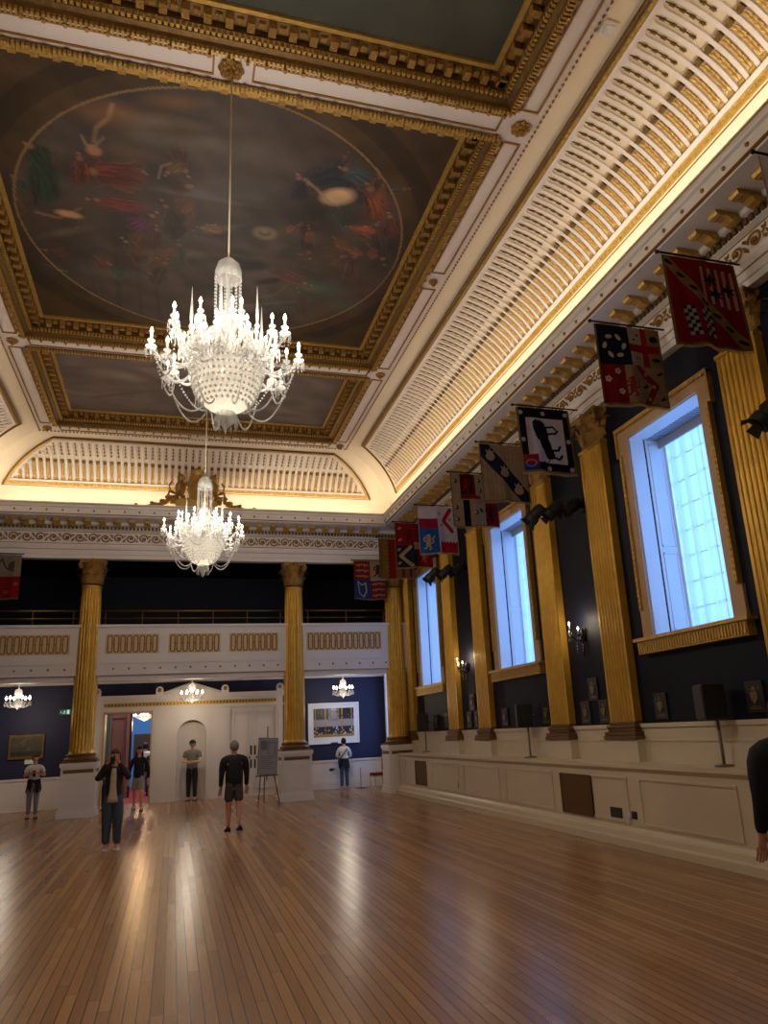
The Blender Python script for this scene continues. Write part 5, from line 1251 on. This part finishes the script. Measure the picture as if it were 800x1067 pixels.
# ---------------------------------------------------------- people
def skin_mesh(verts, edges, sub=1):
    me = bpy.data.meshes.new('sk'); me.from_pydata([v[:3] for v in verts], edges, [])
    o = bpy.data.objects.new('sk', me); COL.objects.link(o)
    md = o.modifiers.new('s', 'SKIN'); md.use_smooth_shade = True; md.branch_smoothing = .3
    for i, v in enumerate(verts):
        sv = me.skin_vertices[0].data[i]; r = v[3]; sv.radius = r if isinstance(r, tuple) else (r, r); sv.use_root = (i == 0)
    if sub: o.modifiers.new('u', 'SUBSURF').levels = sub; o.modifiers[-1].render_levels = sub
    dg = bpy.context.evaluated_depsgraph_get(); ev = o.evaluated_get(dg); m2 = bpy.data.meshes.new_from_object(ev)
    vs = [tuple(v.co) for v in m2.vertices]; fs = [list(p.vertices) for p in m2.polygons]
    bpy.data.objects.remove(o); bpy.data.meshes.remove(me); bpy.data.meshes.remove(m2)
    return vs, fs
def add_skin(b, verts, edges, sub=1):
    vs, fs = skin_mesh(verts, edges, sub); k = len(b.v); b.v += vs; b.f += [[i+k for i in f] for f in fs]
POSE = {   # elbow, wrist for right (+x) side and left side, as fractions of height; x is outward
 'down': ((.145, .0, .63), (.15, -.03, .48)), 'phone': ((.16, -.10, .70), (.05, -.17, .88)), 'front': ((.15, -.02, .64), (.035, -.13, .60)), 'crossed': ((.15, -.04, .64), (.03, -.13, .64)), 'chest': ((.15, .0, .65), (.06, -.14, .70)), 'walk': ((.145, .03, .63), (.15, -.04, .49)),
}
def person(name_label, loc, rz, ht, pose, top, bottom, shoe, hair, bottom_len='long', top_len=.50, sleeve='long', hairstyle='short', stride=.0, legw=1.0, bulk=1.0, skin='skin', extras=(), group=None):
    t = thing('person', name_label, 'person', loc, rz)
    s = ht; (ex, ey, ez), (wx, wy, wz) = POSE[pose]
    J = {}
    body = []; E_ = []
    def V(x, y, z, r): body.append((x*s, y*s, z*s, tuple(q*s for q in r) if isinstance(r, tuple) else r*s)); return len(body)-1
    pel = V(0, 0, .525, (.070*bulk, .050*bulk)); wa = V(0, 0, .61, (.062*bulk, .044*bulk)); ch = V(0, .0, .735, (.072*bulk, .048*bulk)); nb = V(0, .005, .815, .030); nk = V(0, -.005, .862, .031); hd = V(0, -.01, .90, .04)
    E_ += [(pel, wa), (wa, ch), (ch, nb), (nb, nk), (nk, hd)]
    for sg in (-1, 1):
        sh = V(sg*.10*bulk, 0, .79, .030); el = V(sg*ex, ey, ez, .024); wr = V(sg*wx, wy, wz, .016)
        d = Vector((sg*wx-sg*ex, wy-ey, wz-ez)).normalized(); pm = Vector((sg*wx, wy, wz))+d*.035; pa = V(*pm, (.022, .012))
        E_ += [(ch, sh), (sh, el), (el, wr), (wr, pa)]
        side = d.cross(Vector((0, 1, .01))).normalized()
        for k in range(4):
            o_ = side*((k-1.5)*.0115); q = pm+d*.016+o_; q2 = q+d*(.022+.006*(k in (1, 2)))+Vector((0, -.006, 0)); q3 = q2+d*.015+Vector((0, -.010, -.004))
            a = V(*q, .0055); b_ = V(*q2, .005); c = V(*q3, .004); E_ += [(pa, a), (a, b_), (b_, c)]
        q = Vector((sg*wx, wy, wz))+d*.015+side*(-.022); q2 = q+d*.022+side*(-.010); a = V(*q, .006); b_ = V(*q2, .005); E_ += [(wr, a), (a, b_)]
        f = stride*sg
        hp = V(sg*.05, 0, .49, .052*legw); kn = V(sg*.052, -f*.09-.004, .275, .034*legw); an = V(sg*.055, -f*.14+.006+(.02 if f < 0 else 0), .045+(.012 if f < 0 else 0), .020); to = V(sg*.062, -f*.14-.065, .018, .016)
        E_ += [(pel, hp), (hp, kn), (kn, an), (an, to)]; J[sg] = (body[hp], body[kn], body[an], body[sh], body[el], body[wr])
    b = MB(); add_skin(b, body, E_, 1)
    # head with face
    hc = Vector((0, -.012*s, .935*s)); R_ = .058*s
    def hf(i, j):
        a = 2*PI*i/20; th = PI*j/13-PI/2; x = cos(th)*cos(a); y = cos(th)*sin(a); z = sin(th)
        jaw = 1-.22*max(0, -z)**1.2; X = x*.80*jaw*R_; Y = y*.97*R_*(1-.12*max(0, -z)); Z = z*1.12*R_
        fr = max(0, -y)
        if abs(x) < .22 and -.35 < z < .12 and y < 0: Y -= .13*R_*(1-abs(x)/.22)*(1 if z < 0 else .5)
        if .08 < abs(x) < .5 and .0 < z < .3 and y < 0: Y += .05*R_
        return (hc.x+X, hc.y+Y, hc.z+Z)
    b.grid(hf, 20, 14, cu=True)
    for sg in (-1, 1): b.ball((hc.x+sg*.80*R_, hc.y+.05*R_, hc.z-.02*R_), (.08*R_, .16*R_, .26*R_), 6, 6)
    b.obj('body', skin, t, True)
    b = MB()
    for sg in (-1, 1): b.ball((sg*.32*R_, hc.y-.86*R_, hc.z+.08*R_), (.13*R_, .05*R_, .07*R_), 8, 5)
    b.obj('eyes', 'eye', t, True)
    b = MB(); b.ball((0, hc.y-.90*R_, hc.z-.52*R_), (.26*R_, .06*R_, .06*R_), 8, 5); b.obj('mouth', 'lip', t, True)
    # hair
    b = MB(); hz = hc.z+.12*R_
    def hr(i, j):
        a = 2*PI*i/20; y = sin(a); lo = -.15 if y < -.35 else (-.5 if abs(y) < .35 else -.75)
        if hairstyle in ('long', 'bob'): lo = .25 if y < -.45 else -1.0
        elif y < -.45: lo = .38
        th = math.asin(lo)+(PI/2-math.asin(lo))*j/7
        return (hc.x+cos(th)*cos(a)*.92*R_, hc.y+.05*R_+cos(th)*sin(a)*1.06*R_, hc.z+.06*R_+sin(th)*1.16*R_)
    b.grid(hr, 20, 8, cu=True)
    if hairstyle == 'long': add_skin(b, [(0, .05*s, .93*s, (.05*s, .03*s)), (0, .058*s, .87*s, (.055*s, .028*s)), (0, .062*s, .81*s, (.04*s, .018*s))], [(0, 1), (1, 2)]); [add_skin(b, [(q*.045*s, .0, .93*s, .014*s), (q*.052*s, -.005*s, .86*s, .016*s), (q*.05*s, -.02*s, .81*s, .012*s)], [(0, 1), (1, 2)]) for q in (-1, 1)]
    if hairstyle == 'bun': b.ball((0, .055*s, .965*s), .026*s, 8, 6)
    o = b.obj('hair', hair, t, True); md = o.modifiers.new('t', 'SOLIDIFY'); md.thickness = .008
    # trousers / shorts
    def lerp(a, c, u): return tuple(a[i]+(c[i]-a[i])*u for i in range(3))
    v = [(0, 0, .54*s, (.088*s*bulk, .064*s*bulk)), (0, 0, .60*s, (.080*s*bulk, .058*s*bulk))]; e = [(0, 1)]
    for sg in (-1, 1):
        hp, kn, an = J[sg][:3]; k = len(v)
        if bottom_len == 'long': v += [(*hp[:3], .060*s*legw), (*kn[:3], .044*s*legw), (*lerp(kn, an, .55), .036*s*legw), (*lerp(kn, an, .95), .034*s*legw)]; e += [(0, k), (k, k+1), (k+1, k+2), (k+2, k+3)]
        else: v += [(*hp[:3], .062*s*legw), (*lerp(hp, kn, .5), .056*s*legw), (*lerp(hp, kn, .85), .052*s*legw)]; e += [(0, k), (k, k+1), (k+1, k+2)]
    b = MB(); add_skin(b, v, e, 1); b.obj('shorts' if bottom_len != 'long' else 'trousers', bottom, t, True)
    # top
    v = [(0, 0, top_len*s-.035*s, (.100*s*bulk, .076*s*bulk)), (0, 0, .60*s, (.090*s*bulk, .068*s*bulk)), (0, 0, .74*s, (.100*s*bulk, .072*s*bulk)), (0, .003*s, .812*s, (.070*s, .054*s)), (0, 0, .85*s, .044*s)]; e = [(0, 1), (1, 2), (2, 3), (3, 4)]
    for sg in (-1, 1):
        sh, el, wr = J[sg][3:]; k = len(v)
        v.append((sh[0]*1.02, sh[1], sh[2]-.004*s, .046*s*bulk**1.4)); e.append((3, k))
        if sleeve == 'long': v += [(*el[:3], .034*s), (*lerp(el, wr, .95), .026*s)]; e += [(k, k+1), (k+1, k+2)]
        elif sleeve == 'short': v += [(*lerp(sh, el, .65), .036*s)]; e += [(k, k+1)]
    b = MB(); add_skin(b, v, e, 1); b.obj('jacket' if sleeve == 'long' else 'shirt', top, t, True)
    # shoes
    for sg in (-1, 1):
        an = J[sg][2]; x, y = an[0], an[1]; z0 = max(0, an[2]-.045*s)
        def sf(i, j):
            u = i/7; w = (.024, .030, .030, .028, .034, .036, .030, .012)[i]*s; hh = (.05, .055, .052, .04, .032, .026, .02, .012)[i]*s; a = PI*j/8
            return (x+sg*.004*s+w*cos(a), y+.035*s-u*.135*s, z0+hh*sin(a))
        b = MB(); b.grid(sf, 8, 9); b.box(x+sg*.004*s-.03*s, x+sg*.004*s+.03*s, y-.085*s, y+.035*s, z0, z0+.008*s); b.obj('shoe', shoe, t, True)
    for fn in extras: fn(t, s, J)
    return t
for nm, c in (('eye', (30, 24, 22)), ('lip', (150, 84, 76)), ('hair_dark', (22, 17, 15)), ('hair_brown', (62, 40, 26)), ('hair_grey', (120, 112, 106)), ('cl_black', (16, 16, 19)), ('cl_dark', (26, 24, 26)), ('cl_brown', (44, 34, 28)), ('cl_cream', (190, 174, 160)), ('cl_white', (204, 200, 202)), ('cl_jeans', (62, 76, 94)), ('cl_greyleg', (128, 124, 132)), ('cl_beige', (150, 134, 120)), ('cl_grey', (108, 104, 96)), ('cl_shorts', (78, 62, 58)), ('cl_green', (70, 78, 66)), ('shoe_white', (196, 190, 188)), ('shoe_black', (16, 15, 16))):
    M[nm] = mat(nm, c, .8, noise=.15, nscale=12)
def striped():
    m = mat('cl_striped', (22, 22, 26), .85); nt = m.node_tree; b = nt.nodes['Principled BSDF']; tc = nt.nodes.new('ShaderNodeTexCoord'); w = nt.nodes.new('ShaderNodeTexWave'); w.bands_direction = 'Z'; w.inputs['Scale'].default_value = 5.5
    r = nt.nodes.new('ShaderNodeValToRGB'); r.color_ramp.elements[0].color = (.006, .006, .008, 1); r.color_ramp.elements[1].color = (.014, .013, .016, 1); nt.links.new(tc.outputs['Object'], w.inputs[0]); nt.links.new(w.outputs[0], r.inputs[0]); nt.links.new(r.outputs[0], b.inputs['Base Color']); return m
M['cl_striped'] = striped()
def tied(col):      # a jacket knotted round the waist by its sleeves
    def f(t, s, J):
        b = MB()
        def g(i, j):
            a = .15*PI+(1.7*PI)*i/20-PI/2+PI/2*0; a = -PI/2+.3+(2*PI-.6)*i/20; z = .60-.16*j/5-.01*sin(i*1.3)*j; r_ = (.092+.016*j/5+.006*sin(i*1.7)*j/5)*s; return (r_*cos(a)*1.05, r_*sin(a)*.85, z*s)
        b.grid(g, 21, 6); o = b.obj('tied_jacket', col, t, True); md = o.modifiers.new('t', 'SOLIDIFY'); md.thickness = .02
        b = MB(); b.tube([(.09*s, -.03*s, .60*s), (0, -.088*s, .585*s), (-.09*s, -.03*s, .60*s)], .016*s, 7); b.ball((0, -.09*s, .58*s), .022*s, 7, 5)
        for q in (-1, 1): b.tube([(0, -.09*s, .58*s), (q*.03*s, -.095*s, .53*s), (q*.045*s, -.085*s, .44*s)], .015*s, 6, .7)
        b.obj('knotted_sleeves', col, t, True)
    return f
def phone(z=.915):
    def f(t, s, J):
        o = bpy.data.objects.new('phone', None)
        b = MB(); b.box(-.037, .037, -.006, .004, -.075, .075); p_ = b.obj('phone', 'black', t, bevel=.006); p_.location = (0, -.20*s, z*s)
        b = MB(); b.lathe([(.012, 0), (.012, .004), (0, .004)], 8); q = b.obj('camera_lens', 'silver', p_); q.location = (-.02, -.006, .055); q.rotation_euler = (R(90), 0, 0)
    return f
def inner(col):
    def f(t, s, J):
        b = MB()
        def g(i, j):
            u = (i/8*2-1); z = .47+.34*j/8; w = (.055, .05, .040, .034, .030, .030, .030, .026, .020)[j]; return (u*w*s, -(.080-.004*(j in (2, 3))-.005*max(0, j-6))*s*math.sqrt(1-.25*u*u), z*s)
        b.grid(g, 9, 9); o = b.obj('top_front', col, t, True); md = o.modifiers.new('t', 'SOLIDIFY'); md.thickness = .012
    return f
def bagstrap(t, s, J):
    b = MB(); b.tube([(-.085*s, .02*s, .81*s), (-.04*s, .078*s, .76*s), (.04*s, .084*s, .67*s), (.10*s, .05*s, .57*s)], .009*s, 5); b.obj('bag_strap', 'cl_black', t)
    b = MB(); b.box(.07*s, .13*s, .02*s, .08*s, .50*s, .58*s); b.obj('shoulder_bag', 'cl_black', t, bevel=.01)
def cap(t, s, J):
    b = MB(); b.grid(lambda i, j: (.056*s*cos(PI/2*j/6)*cos(2*PI*i/16), .064*s*cos(PI/2*j/6)*sin(2*PI*i/16)-.008*s, (.955+.050*sin(PI/2*j/6))*s), 16, 7, cu=True)
    b.grid(lambda i, j: ((.048-.008*j)*s*(i/6*2-1), (-.060-.014*j)*s-.006*s*(1-(i/6*2-1)**2)*j, (.955-.003*j)*s), 7, 4); o = b.obj('cap', 'cl_black', t, True); md = o.modifiers.new('t', 'SOLIDIFY'); md.thickness = .006
person('person photographing with a phone, dark open jacket, cream top and blue jeans', (-.95, 14.75, 0), -.06, 1.66, 'phone', 'cl_brown', 'cl_jeans', 'shoe_white', 'hair_brown', top_len=.49, hairstyle='long', legw=1.25, extras=(inner('cl_cream'), phone(.90)))
person('person walking in a long dark jacket and pale shorts with bare legs', (-.84, 22.5, 0), .05, 1.66, 'down', 'cl_black', 'cl_beige', 'shoe_black', 'hair_dark', 'short', top_len=.47, hairstyle='long', stride=.9)
person('person with a black cap and grey shirt standing before the niche with folded arms', (.60, 24.66, 0), -.2, 1.76, 'crossed', 'cl_grey', 'cl_black', 'shoe_black', 'hair_dark', sleeve='short', bulk=1.08, skin='skin2', extras=(cap,))
person('person in a white top and grey leggings with a dark jacket tied round the waist', (-3.42, 22.6, 0), .12, 1.60, 'chest', 'cl_white', 'cl_greyleg', 'shoe_black', 'hair_brown', sleeve='short', hairstyle='bob', extras=(tied('cl_black'), phone(.70)))
person('person seen from behind in a dark striped jacket, brown shorts and bare legs', (1.20, 16.0, 0), PI+.1, 1.70, 'down', 'cl_striped', 'cl_shorts', 'shoe_black', 'hair_grey', 'short', top_len=.48, bulk=1.22, legw=1.12, stride=.35)
person('person seen from behind in a white top before the framed photograph', (5.33, 24.85, 0), PI-.05, 1.58, 'front', 'cl_white', 'cl_jeans', 'shoe_white', 'hair_dark', hairstyle='bun', extras=(bagstrap, tied('cl_black')))
person('person half hidden behind the left column in grey-green clothes', (-1.72, 23.6, 0), .4, 1.32, 'front', 'cl_green', 'cl_dark', 'shoe_black', 'hair_dark', hairstyle='bob')
person('person in a black coat cut off by the right edge of the view', (4.27, 4.6, 0), PI-.3, 1.86, 'down', 'cl_black', 'cl_dark', 'shoe_black', 'hair_dark', top_len=.46, bulk=1.25)
person('person in the next room in a pale shirt', (-.88, 28.6, 0), PI, 1.75, 'down', 'cl_white', 'cl_jeans', 'shoe_black', 'hair_dark')
person('person in the next room in dark clothes', (-.62, 28.2, 0), PI-.3, 1.6, 'down', 'cl_black', 'cl_dark', 'shoe_black', 'hair_dark')

# ---------------------------------------------------------- groups of look-alikes
GR = {'column': 'gilded columns carrying the far gallery', 'pilaster': 'gilded pilasters on the window wall', 'heraldic_banner': 'heraldic banners under the cornice', 'wall_plaque': 'dark heraldic boards on the navy wall', 'wall_speaker': 'loudspeakers on the podium', 'stage_light': 'stage lights on wall arms', 'wall_sconce': 'candle sconces on the navy wall', 'small_chandelier': 'small chandeliers under the galleries', 'ceiling_rosette': 'gilded ceiling rosettes', 'ceiling_painting': 'ceiling paintings', 'sheer_curtain': 'sheer window curtains', 'acroterion': 'white blocks on the entrance screen', 'gallery_railing': 'brass gallery railings', 'vent_grille': 'brown vent panels in the podium', 'socket_plate': 'dark sockets in the podium'}
for o in bpy.data.objects:
    if o.parent is None and 'label' in o:
        k = o.name.split('.')[0]
        if k in GR: o['group'] = GR[k]
        if o.name.startswith('chandelier') and 'crystal' in o['label']: o['group'] = 'large crystal chandeliers'
